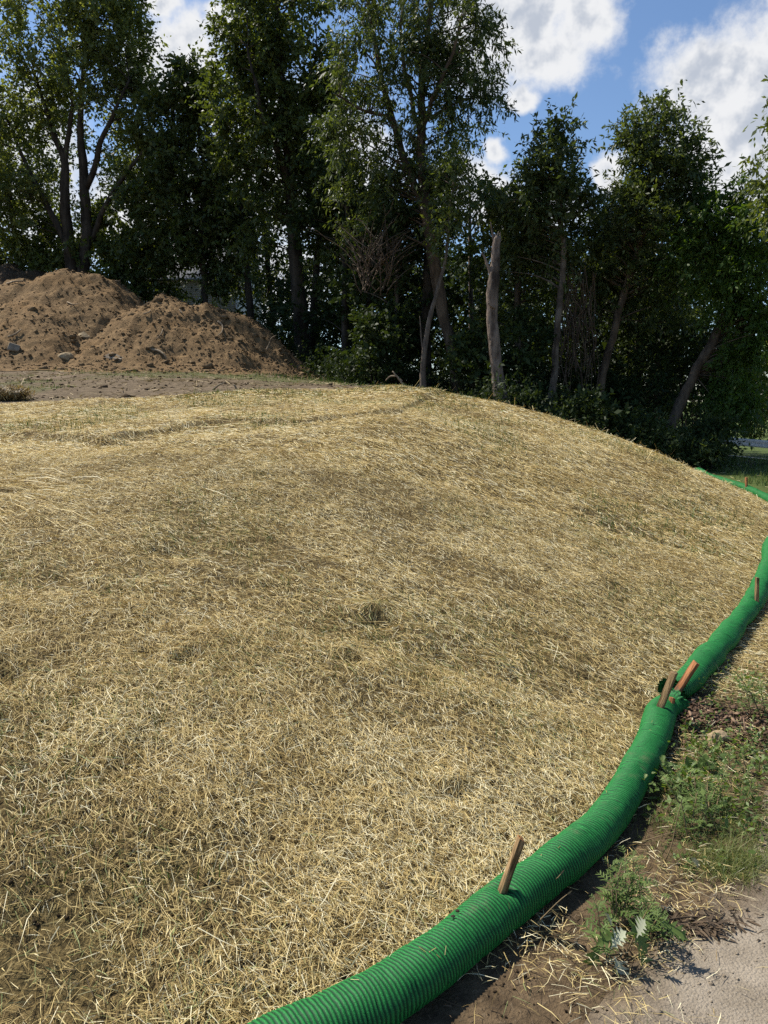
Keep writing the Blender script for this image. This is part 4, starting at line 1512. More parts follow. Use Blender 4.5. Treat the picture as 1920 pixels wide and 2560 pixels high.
# -- bare dead tree behind
Y = 26
mb = MB()
bs = S(Y, (1176, 640, 5), (1174, 560, 4), (1176, 500, 3), (1172, 450, 2), (1170, 415, 1))
root = thing('dead_tree', 'bare pale dead tree sticking up right of the tallest tree', 'dead tree', bs[0][:3])
bb = np.array(S(Y, (1180, 1000, 8), (1178, 800, 6)) + bs)
tube(mb, bb[:, :3], bb[:, 3], 6, 0.05, 1)
link('trunk', mb.mesh('trunk', m_bark_pale, True, bs[0][:3]), root)
r_ = np.random.default_rng(77)
mb = MB()
for k in range(26):
    y0 = r_.uniform(440, 620)
    sx = r_.choice([-1, 1])
    ln = r_.uniform(25, 65) * (0.6 + 0.5 * (y0 - 400) / 200)
    q = np.array(S(Y, (1174, y0, 1.6), (1174 + sx * ln * .35, y0 - ln * .5, 1.1, r_.normal(0, .2)), (1174 + sx * ln * (.4 + .3 * r_.random()), y0 - ln * 1.3, .5, r_.normal(0, .4))))
    tube(mb, q[:, :3], q[:, 3], 4, 0, k, caps=False)
link('branches', mb.mesh('branches', m_bark_pale, True, bs[0][:3]), root)
# dead grey twiggy bush hanging at the middle of the wood edge
root = thing('dead_bush', 'tangle of bare grey-brown twigs left of the tallest trunk', 'dead bush', at(930, 640, 21.5))
mb = MB()
for k in range(70):
    a0 = np.array([r_.uniform(900, 975), r_.uniform(640, 740)])
    ln = r_.uniform(60, 170)
    an = r_.uniform(-0.9, 0.9)
    q = [(a0[0], a0[1], 1.6), (a0[0] + math.sin(an) * ln * .5, a0[1] - math.cos(an) * ln * .5, 1.1, r_.normal(0, .3)), (a0[0] + math.sin(an * 1.4) * ln, a0[1] - math.cos(an) * ln, .5, r_.normal(0, .5))]
    q = smooth_path(S(21.5, *q), 7)
    tube(mb, q[:, :3] + r_.normal(0, .02, (7, 3)), q[:, 3], 4, 0, k, caps=False)
mb.v = [v - at(930, 640, 21.5) for v in mb.v]
link('twigs', mb.mesh('twigs', m_bark_brown, True), root)
# hanging dead vines between the slim tree and the next trunk
ov = at(1440, 1010, 20.3)
root = thing('hanging_vines', 'curtain of dead brown vines hanging right of the slim pale trunk', 'vines', ov)
mb = MB()
for k in range(46):
    x0 = r_.normal(1442, 22)
    top = r_.uniform(660, 760)
    bot = r_.uniform(830, 1020)
    q = [(x0 + r_.normal(0, 6) + j, y_, r_.uniform(.7, 1.5), r_.normal(0, .15)) for j, y_ in zip(np.cumsum(r_.normal(0, 6, 6)), np.linspace(top, bot, 6))]
    q = smooth_path(S(20.3, *q), 14)
    tube(mb, q[:, :3] - ov, q[:, 3], 4, 0, k, caps=False)
for k in range(60):
    x0, y0 = r_.normal(1445, 26), r_.uniform(740, 920)
    an, ln = r_.uniform(0, 6.28), r_.uniform(15, 45)
    q = np.array(S(20.3, (x0, y0, .8), (x0 + math.cos(an) * ln * .6, y0 + math.sin(an) * ln * .3, .6, .1), (x0 + math.cos(an) * ln, y0 + math.sin(an) * ln * .6 + 10, .4, .2)))
    tube(mb, q[:, :3] - ov, q[:, 3], 3, 0, k, caps=False)
link('vine_stems', mb.mesh('vine_stems', m_bark_brown, True), root)

# -- second row: slimmer trees in the shade, each its own
back_trees = [  # base px, top px, Y, trunk px radius, label
    (860, 990, 870, 420, 25, 10, 'thin dark trunk left of the bare twig tangle'),
    (925, 985, 918, 520, 26, 8, 'thin dark trunk directly below the bare twig tangle'),
    (998, 975, 985, 560, 23, 7, 'thin grey trunk behind the forked fallen branch'),
    (1300, 960, 1285, 500, 23, 9, 'shaded pale trunk just behind the snag on its right'),
    (1590, 1010, 1600, 560, 24, 8, 'shaded trunk between the high bushy tree and the leaning one'),
    (1640, 1020, 1655, 600, 26, 7, 'thin shaded trunk behind the leaning one'),
    (640, 960, 600, 480, 30, 10, 'leaning dark trunk right of the pale house'),
    (690, 950, 660, 520, 33, 8, 'thin trunk between the house and the broad dark tree'),
]
for k, (bx, by, tx, ty, Y, r, lab) in enumerate(back_trees):
    st = S(Y, (bx, by + 30, r), (bx + (tx - bx) * .3, by + (ty - by) * .35, r * .9), (bx + (tx - bx) * .7, by + (ty - by) * .7, r * .75), (tx, ty, r * .4))
    bl = [pxblob(tx, ty + 30, Y, 90, 80, 30), pxblob(tx - 50, ty + 140, Y + .8, 80, 70, 20), pxblob(tx + 60, ty + 170, Y + .6, 80, 70, 20), pxblob(bx, by - 170, Y + 1, 90, 60, 16)]
    if k >= 6:
        bl = bl[:2] if k == 6 else bl[:3]
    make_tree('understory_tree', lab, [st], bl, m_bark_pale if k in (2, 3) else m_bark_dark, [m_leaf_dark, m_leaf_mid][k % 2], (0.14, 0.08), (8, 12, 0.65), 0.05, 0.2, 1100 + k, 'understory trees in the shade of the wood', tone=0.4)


# -- shrubs at the wood edge
def shrub(label, blobs, leafm, seed, leaf=(0.10, 0.045), tw=(8, 14, 0.4), tone=0.4, up=0.4):
    r = np.random.default_rng(seed)
    C, O = blob_points(blobs, r, 0.3)
    c0 = np.mean([b[0] for b in blobs], axis=0)
    base = np.array([c0[0], c0[1], min(b[0][2] - b[1][2] for b in blobs)])
    root = thing('shrub', label, 'shrub', base, 'shrubs along the edge of the wood')
    mb = MB()
    for i in range(0, len(C), 2):
        b = base + np.array([(C[i][0] - base[0]) * .6, (C[i][1] - base[1]) * .6, -0.15])
        mid = 0.5 * (b + C[i]) + np.array([0, 0, .1])
        tube(mb, [b - base, mid - base, C[i] - base], [.014, .01, .004], 4, 0, i, caps=False)
    link('stems', mb.mesh('stems', m_bark_dark), root)
    V, Fq, cc = leaf_cloud(C, O, tw[0], tw[1], tw[2], leaf[0], leaf[1], 0.12, up, 0.15, seed, tone=tone)
    link('foliage', mesh_np('foliage', V - base, Fq, leafm, {'rnd': cc}), root)


shrub('dense low shrub at the foot of the leaning trunk', [pxblob(1690, 1120, 18.0, 80, 36, 30), pxblob(1620, 1105, 18.0, 60, 34, 16)], m_leaf_mid, 51, (0.12, 0.03), tone=0.5)
shrub('rounded shrub at the corner of the lawn under the leaning tree', [pxblob(1775, 1100, 18.2, 36, 44, 24), pxblob(1765, 1140, 17.8, 40, 18, 12)], m_leaf_dark, 52, tone=0.5)
shrub('shrub peeking over the straw crest below the hanging vines', [pxblob(1460, 1050, 18.2, 80, 36, 24), pxblob(1550, 1080, 18.2, 80, 40, 28)], m_leaf_dark, 53, (0.13, 0.06), tone=0.55)
shrub('shrub growing below the slim pale trunk', [pxblob(1340, 1000, 20.5, 60, 30, 16), pxblob(1430, 960, 21.5, 60, 50, 16)], m_leaf_dark, 54, (0.13, 0.06))
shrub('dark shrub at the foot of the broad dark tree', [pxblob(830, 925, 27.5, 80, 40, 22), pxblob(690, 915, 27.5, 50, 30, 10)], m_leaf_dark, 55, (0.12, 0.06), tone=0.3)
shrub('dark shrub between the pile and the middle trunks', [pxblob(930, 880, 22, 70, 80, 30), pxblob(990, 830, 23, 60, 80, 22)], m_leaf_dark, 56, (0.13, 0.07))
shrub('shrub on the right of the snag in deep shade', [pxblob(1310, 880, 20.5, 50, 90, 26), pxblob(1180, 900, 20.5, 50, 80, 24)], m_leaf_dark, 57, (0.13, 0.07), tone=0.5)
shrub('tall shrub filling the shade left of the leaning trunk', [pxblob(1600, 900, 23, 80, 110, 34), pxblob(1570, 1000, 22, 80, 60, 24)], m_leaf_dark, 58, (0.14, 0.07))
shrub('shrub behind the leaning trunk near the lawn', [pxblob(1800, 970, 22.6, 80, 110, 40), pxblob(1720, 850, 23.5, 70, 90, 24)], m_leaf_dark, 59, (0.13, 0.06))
shrub('sunlit bush beyond the lawn by the road', [pxblob(1900, 1035, 34, 60, 50, 34), pxblob(1950, 960, 34, 90, 110, 40), pxblob(1880, 960, 35, 60, 70, 30)], m_leaf_yel, 60, (0.14, 0.07), tone=0.6)

# -- the deep wood behind: one mass
r_ = np.random.default_rng(900)
C = []
for (n, xa, xb, ya, yb, za, zb) in [(420, -4.5, 11, 26, 33, 0.5, 6.0), (420, -3.5, 14, 28, 36, 1, 7.5), (300, -4, 16, 33, 42, 0, 8.5), (150, 9, 20, 31, 38, 1, 8), (120, -26, -12, 36, 44, 1, 6.0), (60, 1, 8, 30, 34, 4, 9)]:
    C.append(np.stack([r_.uniform(xa, xb, n), r_.uniform(ya, yb, n), r_.uniform(za, zb, n)], 1))
C = np.concatenate(C)
C = np.concatenate([C, np.stack([r_.uniform(-26, -2, 330), r_.uniform(34, 41, 330), r_.uniform(6.4, 15, 330)], 1), np.stack([r_.uniform(-6.6, -3, 130), r_.uniform(34, 40, 130), r_.uniform(1.5, 6.5, 130)], 1)])
C = C[~((C[:, 0] > -13.5) & (C[:, 0] < -6.8) & (C[:, 2] < 6.6) & (C[:, 2] > 0) & (C[:, 1] > 34) & (C[:, 1] < 43))]
keep = ~((C[:, 0] > 0.45 * C[:, 1]) & (C[:, 2] < 2.5) & (C[:, 1] < 34))
C = C[keep]
O = r_.normal(0, .5, C.shape)
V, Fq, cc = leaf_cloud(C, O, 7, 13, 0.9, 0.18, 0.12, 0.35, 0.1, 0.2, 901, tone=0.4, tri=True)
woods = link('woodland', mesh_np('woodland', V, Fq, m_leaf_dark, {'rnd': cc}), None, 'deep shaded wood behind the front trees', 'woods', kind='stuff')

# low undergrowth of leafy weeds along the edge of the wood
ug = []
r_ = np.random.default_rng(333)
n = 900
xs_ = r_.uniform(-3.5, 9.5, n)
ys_ = np.where(xs_ < 2, r_.uniform(21.5, 27, n), r_.uniform(17.0, 25, n))
m = (xs_ > -2.0 + (ys_ - 22) * -.3) & ~((xs_ > 7.2) & (ys_ < 17.8)) & (xs_ < 0.44 * ys_)
xs_, ys_ = xs_[m], ys_[m]
C = np.stack([xs_, ys_, height(xs_, ys_) + r_.uniform(0.03, 0.38, len(xs_))], 1)
V, Fq, cc = leaf_cloud(C, np.tile([0, 0, 1.0], (len(C), 1)), 6, 9, 0.4, 0.09, 0.04, 0.2, 0.5, 0.2, 334, tone=0.2)
link('undergrowth', mesh_np('undergrowth', V, Fq, m_leaf_dark, {'rnd': cc}), None, 'low leafy undergrowth along the shaded edge of the wood', 'undergrowth', kind='stuff')
gparts = []
x = rng.uniform(5.5, 16, 16000)
y = rng.uniform(12.5, 22, 16000)
m = (toe_dist(x, y) < -0.5) & (x < 0.75 * y + 1)
gparts.append(grass_mesh(x[m], y[m], 0.09, 0.012, 0.5, 15, tone=0.45))
x = rng.uniform(-9, 1.5, 9000)
y = rng.uniform(14, 23, 9000)
m = (fbm(x * .8, y * 1.6, 51) + 0.25 * sstep(16, 20, y) > 0.13)
gparts.append(grass_mesh(x[m], y[m], 0.05, 0.01, 0.6, 16, tone=0.75))
x = rng.uniform(-3.2, 2.5, 2200)
y = rng.uniform(20.5, 24, 2200)
gparts.append(grass_mesh(x, y, 0.10, 0.010, 0.5, 17, tone=0.25))
join_tris('lawn_grass', gparts, m_grass, label='green grass of the lawn and clearing edges', cat='grass', kind='stuff')

# ------------------------------------------------------------------ house behind the trees
m_siding = simple_mat('pale_siding', (0.45, 0.44, 0.39), 0.6, 0.3, 2.0, 0.06)
m_roof = simple_mat('grey_shingles', (0.30, 0.29, 0.28), 0.9, 0.2, 12, 0.25, 0.01)
m_trim = simple_mat('white_trim', (0.7, 0.7, 0.67), 0.5, 0.3)
m_glass = simple_mat('dark_glass', (0.02, 0.025, 0.03), 0.08, 0.6)
Yh = 44
c0 = at(593, 800, Yh)
xr = c0[0]
xl = at(330, 800, Yh)[0]
z_top = at(593, 694, Yh)[2]
house = thing('house', 'pale house with lap siding and grey roof seen through the trees', 'house', (xr, Yh, 1.5))
H0 = np.array([xr, Yh, 1.5])
mb = MB()
bz = 1.2
while bz < z_top - 0.02:      # lapped boards of the wall facing the viewer
    t_ = min(bz + 0.115, z_top)
    mb.add(np.array([(xl, Yh, bz), (xr, Yh, bz), (xr, Yh + .02, t_), (xl, Yh + .02, t_), (xl, Yh + .03, bz), (xr, Yh + .03, bz)]) - H0, [[0, 1, 2, 3], [4, 5, 1, 0]])
    bz += 0.115
link('siding', mb.mesh('siding', m_siding), house)
mb = MB()
mb.add(np.array([(xr, Yh + .03, 1.2), (xr, Yh + 9, 1.2), (xr, Yh + 9, z_top), (xr, Yh + 4.5, z_top + 2.6), (xr, Yh + .03, z_top)]) - H0, [[0, 1, 2, 3, 4]])
link('gable_wall', mb.mesh('gable_wall', m_siding), house)
mb = MB()
mb.add(np.array([(xl, Yh + .03, 1.2), (xl, Yh + 9, 1.2), (xl, Yh + 9, z_top), (xl, Yh + 4.5, z_top + 2.6), (xl, Yh + .03, z_top)]) - H0, [[4, 3, 2, 1, 0]])
link('gable_wall', mb.mesh('gable_wall', m_siding), house)
mb = MB()
e0, e1 = xl - .3, xr + .3
rv = []
for dz in (0, .12):
    rv += [(e0, Yh - .35, z_top - .2 + dz), (e1, Yh - .35, z_top - .2 + dz), (e1, Yh + 4.5, z_top + 2.62 + dz), (e0, Yh + 4.5, z_top + 2.62 + dz), (e1, Yh + 9.3, z_top - .2 + dz), (e0, Yh + 9.3, z_top - .2 + dz)]
mb.add(np.array(rv) - H0, [[6, 7, 8, 9], [9, 8, 10, 11], [0, 3, 2, 1], [3, 5, 4, 2], [0, 1, 7, 6], [1, 2, 8, 7], [2, 4, 10, 8], [3, 0, 6, 9], [5, 3, 9, 11]])
link('roof', mb.mesh('roof', m_roof), house)
link('corner_board', box_mesh('corner_board', (.14, .14, z_top - 1.2), m_trim, 0.01), house, loc=(0.02, 0.0, (z_top + 1.2) / 2 - 1.5))
for (px0, px1, py0, py1) in [(501, 510, 748, 774)]:
    a, b = at(px0, py1, Yh - .03), at(px1, py0, Yh - .03)
    w_, h_ = b[0] - a[0], b[2] - a[2]
    win = link('window', box_mesh('window', (w_ + .14, .05, h_ + .14), m_trim, 0.01), house, loc=((a[0] + b[0]) / 2 - xr, -.03, (a[2] + b[2]) / 2 - 1.5))
    link('pane', box_mesh('pane', (w_, .03, h_), m_glass, 0.004), win, loc=(0, -.03, 0))
    link('sash_bar', box_mesh('sash_bar', (w_, .04, .04), m_trim, 0.004), win, loc=(0, -.045, 0))

# ------------------------------------------------------------------ plants beside the path
def blade(mb, pos, axis_, nrm_, L, W, prof, curl=0.3, a=0.5, sweep=0.0):
    """a leaf: midrib from pos along axis_, width profile prof [(t, w)], curling down"""
    ax = np.asarray(axis_, float)
    ax /= np.linalg.norm(ax)
    nm = np.asarray(nrm_, float)
    sd_ = np.cross(ax, nm)
    sd_ /= np.linalg.norm(sd_) + 1e-9
    nm = np.cross(sd_, ax)
    V = []
    for (t, w) in prof:
        m_ = pos + ax * L * t - np.array([0, 0, 1]) * curl * L * t * t
        tip = ax * L * sweep * w
        V += [m_ - sd_ * W * w * .5 + nm * W * .12 * w + tip, m_, m_ + sd_ * W * w * .5 + nm * W * .12 * w + tip]
    F_ = []
    for i in range(len(prof) - 1):
        b = i * 3
        F_ += [[b, b + 1, b + 4, b + 3], [b + 1, b + 2, b + 5, b + 4]]
    mb.add(np.array(V), F_, a)


OVAL = [(0, .05), (.15, .5), (.35, .95), (.55, 1), (.75, .78), (.9, .4), (1, .03)]
ROUND = [(0, .3), (.12, .75), (.35, 1), (.6, 1), (.82, .75), (.95, .4), (1, .1)]
LOBED = [(0, .06), (.18, .10), (.24, .62), (.34, .16), (.42, .95), (.52, .22), (.60, .9), (.70, .25), (.76, .6), (.86, .2), (1, .02)]
NARROW = [(0, .3), (.3, 1), (.7, .7), (1, .03)]


def mugwort(label, foot, n_st, Hh, seed, leaf_mat, leafL=.07, lean=(0, 0), spread=0.06, silver=0, per=16, feathery=True, lean_s=.35, group=None):
    r = np.random.default_rng(seed)
    foot = np.asarray(foot, float)
    root = thing('mugwort_plant', label, 'weed', foot, group)
    ml = MB()
    for k in range(n_st):
        ms = MB()
        b = np.array([r.normal(0, spread), r.normal(0, spread), -.01])
        top = b + np.array([lean[0] + r.normal(0, lean_s * Hh), lean[1] + r.normal(0, lean_s * Hh), Hh * r.uniform(.6, 1.1)])
        mid = .5 * (b + top) + np.array([r.normal(0, .015), r.normal(0, .015), .15 * Hh])
        t = np.linspace(0, 1, 8)[:, None]
        pts = (1 - t) ** 2 * b + 2 * t * (1 - t) * mid + t * t * top
        tube(ms, pts, np.linspace(.0032, .0012, 8), 5, 0, k, a=.5)
        link('stem', ms.mesh('stem', m_dry), root)
        for j in range(per):
            s = .12 + .88 * (j + r.random()) / per
            p = np.array([np.interp(s, t[:, 0], pts[:, q]) for q in range(3)])
            an = j * 2.4 + r.normal(0, .4)
            ax = np.array([math.cos(an), math.sin(an), r.uniform(.3, 1.6)])
            L = leafL * (1.25 - .75 * s) * r.uniform(.8, 1.2)
            tn_ = float(np.clip(.3 + .45 * s + r.normal(0, .15), 0, 1))
            if feathery:
                # pinnate leaf: midrib with narrow side segments
                ax_ = ax / np.linalg.norm(ax)
                sd_ = np.cross(ax_, [0, 0, 1.0])
                sd_ /= np.linalg.norm(sd_) + 1e-6
                blade(ml, p, ax, (0, 0, 1), L, L * .065, NARROW, .25, tn_)
                for q in (.3, .5, .7):
                    for sg in (-1, 1):
                        blade(ml, p + ax_ * L * q - np.array([0, 0, .25 * L * q * q]), ax_ * .7 + sd_ * sg * .9, (0, 0, 1), L * .42 * (1.15 - q * .5), L * .075, NARROW, .2, tn_)
            else:
                blade(ml, p, ax, (0, 0, 1), L, L * .62, LOBED, .3, tn_, .18)
    link('foliage', ml.mesh('foliage', leaf_mat), root)
    return root


gp_ = on_ground(1575, 2372)
mg = mugwort('leafy mugwort weed with silver-backed lower leaves between the near sock and the path', gp_ + (0.0, 0.02, 0), 9, .20, 61, m_weed, .075, (0.02, .08), .05, per=15)
for (px, py, tx, ty, L) in [(1525, 2375, 1580, 2300, .09), (1592, 2345, 1622, 2270, .08), (1528, 2315, 1520, 2270, .06), (1535, 2390, 1556, 2430, .07), (1745, 2170, 1732, 2115, .055)]:
    Yp = gp_[1] + (-.05 if py > 2200 else .30)
    a, b = at(px, py, Yp - .03), at(tx, ty, Yp - .05)
    mb = MB()
    blade(mb, a, b - a, (-.5, -.35, .8), L, L * .72, LOBED, .12, .8, .2)
    lf = link('leaf', mb.mesh('leaf', m_silver, False, gp_ + (0, .02, 0)), mg)
    lf['label'] = 'silvery white underside of a lobed leaf'
# thick bare stems of the same plant reaching to the bottom edge
for pl in ([(1440, 2590), (1480, 2490), (1512, 2400), (1530, 2350)], [(1520, 2545), (1555, 2470), (1578, 2420)], [(1450, 2500), (1510, 2440), (1570, 2400), (1625, 2370)]):
    q = smooth_path([at(px, py, gp_[1] - .10 * (py - 2330) / 200) for px, py in pl], 10)
    mb = MB()
    tube(mb, q - (gp_ + (0, .02, 0)), np.linspace(.005, .003, 10), 6, .06, pl[0][0])
    link('stem', mb.mesh('stem', m_dry, True), mg)
mb = MB()
for k, (px, py, tx, ty) in enumerate([(1600, 2420, 1620, 2480), (1605, 2410, 1650, 2460), (1560, 2330, 1500, 2350), (1500, 2350, 1480, 2400), (1570, 2300, 1600, 2345), (1640, 2300, 1680, 2320), (1590, 2360, 1610, 2400)]):
    a, b = at(px, py, gp_[1] - .04), at(tx, ty, gp_[1] - .06)
    blade(mb, a - (gp_ + (0, .02, 0)), b - a, (0.2, -.6, .8), .09, .06, LOBED, .15, .35 + .05 * k, .2)
link('lower_leaves', mb.mesh('lower_leaves', m_weed), mg)

mugwort('feathery green weed growing behind the mugwort beside the sock', on_ground(1740, 2075), 7, .17, 62, m_weed, .06, (0, .05), .06, per=13)
mugwort('feathery weed cluster in the grass strip at the right', on_ground(1800, 2010), 7, .15, 63, m_weed, .06, (.02, .03), .10, per=12)
mugwort('bright green feathery weed at the right edge above the wood chips', on_ground(1925, 1800), 7, .26, 64, m_weed, .075, (-.02, 0), .08, per=15)
mugwort('small lobed weed beside the broad-leaved dock plant', on_ground(1720, 1985), 5, .13, 65, m_weed, .07, (0, .02), .07, per=9, feathery=False)
mugwort('low lobed weed near the tan rock', on_ground(1860, 1930), 6, .11, 66, m_weed, .06, (0, .02), .10, per=9, feathery=False)

# broad-leaved dock with one long leaf leaning on the sock
fp = on_ground(1700, 1950)
dock = thing('dock_plant', 'broad-leaved dock with one long drooping leaf against the near sock', 'weed', fp)
r_ = np.random.default_rng(8)
for k, (px, py, tx, ty, L, W) in enumerate([(1690, 1960, 1645, 1880, .16, .045), (1735, 1950, 1715, 1870, .12, .06), (1745, 1950, 1700, 1905, .11, .06), (1750, 1945, 1765, 1880, .13, .05),
                                            (1720, 1960, 1735, 1905, .11, .06), (1760, 1960, 1800, 1915, .10, .05)]):
    Yp = fp[1] + (-.02 if k == 0 else .03)
    a, b = at(px, py, Yp), at(tx, ty, Yp + .05)
    mb = MB()
    blade(mb, a - fp, b - a, (0.1, -.35, .9), L, W, OVAL, .18, .45 + .08 * (k % 3))
    link('leaf', mb.mesh('leaf', m_weed, True), dock)
fp = on_ground(1775, 1935)
mal = thing('mallow_plant', 'low weed with round pale-green leaves in front of the tan rock', 'weed', fp)
for k, (px, py, L) in enumerate([(1768, 1925, .055), (1806, 1930, .05), (1745, 1915, .06), (1735, 1925, .045), (1785, 1905, .05), (1730, 1900, .05)]):
    a = at(px, py, fp[1] + .01 * k)
    mb = MB()
    tube(mb, [np.zeros(3), .5 * (a - fp) + (0, 0, .02), a - fp], [.002, .0015, .001], 4, 0, k)
    link('stalk', mb.mesh('stalk', m_weed), mal)
    mb = MB()
    blade(mb, a - fp, (r_.normal(), -.3, .1), (0.1, -.3, 1), L, L, ROUND, .1, .85)
    link('leaf', mb.mesh('leaf', m_weed, True), mal)

# dry grass stalks standing by the near sock
for (pl, lab) in [([(1345, 2260), (1368, 2215), (1400, 2190), (1402, 2185)], 'dry bent grass stalk standing close to the near sock'),
                  ([(1320, 2330), (1360, 2290), (1395, 2255), (1418, 2236)], 'longer dry grass stalk leaning right below the near sock'),
                  ([(1560, 2115), (1600, 2105), (1650, 2090), (1680, 2082)], 'thin pale dead stem lying toward the near sock from the weeds'),
                  ([(1662, 2155), (1680, 2110), (1690, 2060), (1702, 2010)], 'tall thin weed stem standing in the grass strip')]:
    Yp = on_ground(*pl[0])[1]
    q = smooth_path([at(px, py, Yp) for px, py in pl], 9)
    mb = MB()
    tube(mb, q - q[0], np.linspace(.0026, .0012, 9), 5, .05, pl[0][0])
    blade(mb, q[-1] - q[0], q[-1] - q[-2], (0, -1, .3), .02, .005, NARROW, 0, .6)
    link('dry_stalk', mb.mesh('dry_stalk', m_dry, True), None, lab, 'stalk', loc=q[0])

# dead dark uprooted weed lying at the edge of the path
fp = on_ground(1715, 2320)
mb = MB()
r_ = np.random.default_rng(19)
for k in range(260):
    c = np.array([r_.normal(0, .085), r_.normal(0, .035), abs(r_.normal(0, .012)) + .008])
    an = r_.normal(-.5, 1.0)
    L = r_.uniform(.02, .06)
    blade(mb, c, (math.cos(an), math.sin(an), r_.normal(0, .3)), (0, 0, 1), L, L * .18, NARROW, .2, float(r_.random()))
q = smooth_path([(-.14, -.02, .01), (-.05, 0, .03), (.06, .015, .025), (.16, -.01, .01)], 9)
tube(mb, q, np.linspace(.004, .002, 9), 5, .05, 3)
link('dead_weed', mb.mesh('dead_weed', m_deadweed), None, 'dark withered weed lying at the edge of the gravel path', 'dead weed', loc=fp)

# grass and ground cover between sock and path
def strip_grass(x, y):
    d = toe_dist(x, y)
    lat_ = (x - pa[0]) * pn[0] + (y - pa[1]) * pn[1]
    along = (x - pa[0]) * pdir[0] + (y - pa[1]) * pdir[1]
    k = (d < -0.12) * sstep(0.22, -0.06, lat_) * sstep(.75, 1.25, along) * (1 - sstep(2.6, 3.3, along))
    k = k * (0.25 + 0.75 * sstep(-0.05, 0.12, fbm(x * 5, y * 5, 131, 3)))
    return k


gparts = []
x = rng.uniform(.7, 3.2, 60000)
y = rng.uniform(2.0, 5.5, 60000)
m = rng.random(60000) < strip_grass(x, y) * .42
gparts.append(grass_mesh(x[m], y[m], .028, .0028, 1.6, 21, tone=.55))
# tawny tuft overhanging the path
g = on_ground(1850, 2190)
x = rng.normal(g[0], .09, 2200)
y = rng.normal(g[1] + .05, .06, 2200)
gparts.append(grass_mesh(x, y, .04, .0018, 1.5, 22, tone=.9))
x = rng.normal(g[0] + .05, .2, 1800)
y = rng.normal(g[1] + .3, .13, 1800)
gparts.append(grass_mesh(x, y, .03, .0022, 1.6, 23, tone=.85))
join_tris('path_grass', gparts, m_grass, label='ragged green grass strip between the socks and the gravel path', cat='grass', kind='stuff')
# clover-like small leaves in the strip
x = rng.uniform(.9, 3.0, 9000)
y = rng.uniform(2.4, 5.0, 9000)
m = rng.random(9000) < strip_grass(x, y) * .28
C = np.stack([x[m], y[m], height(x[m], y[m]) + .012], 1)
V, Fq, cc = leaf_cloud(C, np.tile([0, 0, .6], (len(C), 1)), 3, 4, .04, .024, .011, .014, .3, .1, 140, tone=.6)
V[:, 2] = np.maximum(V[:, 2], .004 + height(V[:, 0], V[:, 1]))
link('ground_cover', mesh_np('ground_cover', V, Fq, m_weed, {'rnd': cc}), None, 'small leafy ground cover among the grass beside the path', 'ground cover', kind='stuff')

# wood chips spilt from the sock junction
cc_ = on_ground(1730, 1800)
r_ = np.random.default_rng(29)
n = 2200
x = cc_[0] + .02 + r_.normal(0, .20, n)
y = cc_[1] + r_.normal(0, .13, n) - .25 * (x - cc_[0])
m = toe_dist(x, y) < -.03
x, y = x[m], y[m]
n = len(x)
z = height(x, y) + .004 + np.abs(r_.normal(0, .012, n)) + .03 * np.exp(-((x - cc_[0]) ** 2 + (y - cc_[1]) ** 2) / .02)
th = r_.uniform(0, 6.28, n)
L = .012 * np.exp(r_.normal(0, .5, n))
W = .004 * np.exp(r_.normal(0, .4, n))
ax = np.stack([np.cos(th), np.sin(th), r_.normal(0, .3, n)], 1)
sd2 = np.stack([-np.sin(th), np.cos(th), r_.normal(0, .4, n)], 1)
up_ = np.cross(ax, sd2)
P0 = np.stack([x, y, z], 1)
corn = []
for (i, j, k) in [(-1, -1, -1), (1, -1, -1), (1, 1, -1), (-1, 1, -1), (-1, -1, 1), (1, -1, 1), (1, 1, 1), (-1, 1, 1)]:
    corn.append(P0 + ax * (L * i)[:, None] + sd2 * (W * j)[:, None] + up_ * .0012 * k)
V = np.stack(corn, 1).reshape(-1, 3)
BF = np.array([[0, 3, 2, 1], [4, 5, 6, 7], [0, 1, 5, 4], [1, 2, 6, 5], [2, 3, 7, 6], [3, 0, 4, 7]])
Fq = (BF[None] + (np.arange(n) * 8)[:, None, None]).reshape(-1, 4)
m_chip = thin_mat('wood_chip', [(0, (.035, .022, .015)), (.5, (.13, .08, .05)), (.9, (.26, .17, .11)), (1, (.42, .31, .2))], .85, .2, .02)
link('wood_chips', mesh_np('wood_chips', V, Fq, m_chip, {'rnd': np.repeat(np.clip(r_.normal(.4, .25, n), 0, 1), 8)}), None, 'dark brown wood chips spilt beside the sock junction', 'wood chips', kind='stuff')
fp = on_ground(1795, 1865)
link('rock', rock_mesh('rock', (.062, .05, .05), m_rock_tan, 41, 3), None, 'rounded tan rock below the spilt wood chips', 'rock', loc=fp + (0, 0.02, .02))

# pebbles and crumbs of soil on the path and at the foot of the mound
n = 5000
x = rng.uniform(.4, 2.6, n)
y = rng.uniform(1.2, 4.2, n)
lat_ = (x - pa[0]) * pn[0] + (y - pa[1]) * pn[1]
m = (lat_ > .05) & (lat_ < 1.6)
x, y = x[m], y[m]
V, Fq, _ = pebbles(np.stack([x, y, np.full(len(x), .014) + height(x, y) * 0], 1), .0035 * np.exp(rng.normal(0, .45, len(x))), 61)
link('gravel', mesh_np('gravel', V, Fq, m_rock_grey), None, 'fine grey gravel scattered on the path', 'gravel', kind='stuff')
n = 9000
x = rng.uniform(-2.2, 1.2, n)
y = rng.uniform(.9, 3.4, n)
d_ = toe_dist(x, y)
m = (d_ > -.7) & (d_ < 1.0) & ((d_ > .1) | (d_ < -.1)) & (fbm(x * 3, y * 3, 141, 3) > -.02)
x, y = x[m], y[m]
V, Fq, _ = pebbles(np.stack([x, y, height(x, y) + .002], 1), .0045 * np.exp(np.clip(rng.normal(0, .45, len(x)), -1, .8)), 62)
m_crumb = soil_mat('soil_crumb', (.05, .034, .02), (.13, .09, .055), (.1, .07, .04), 3)
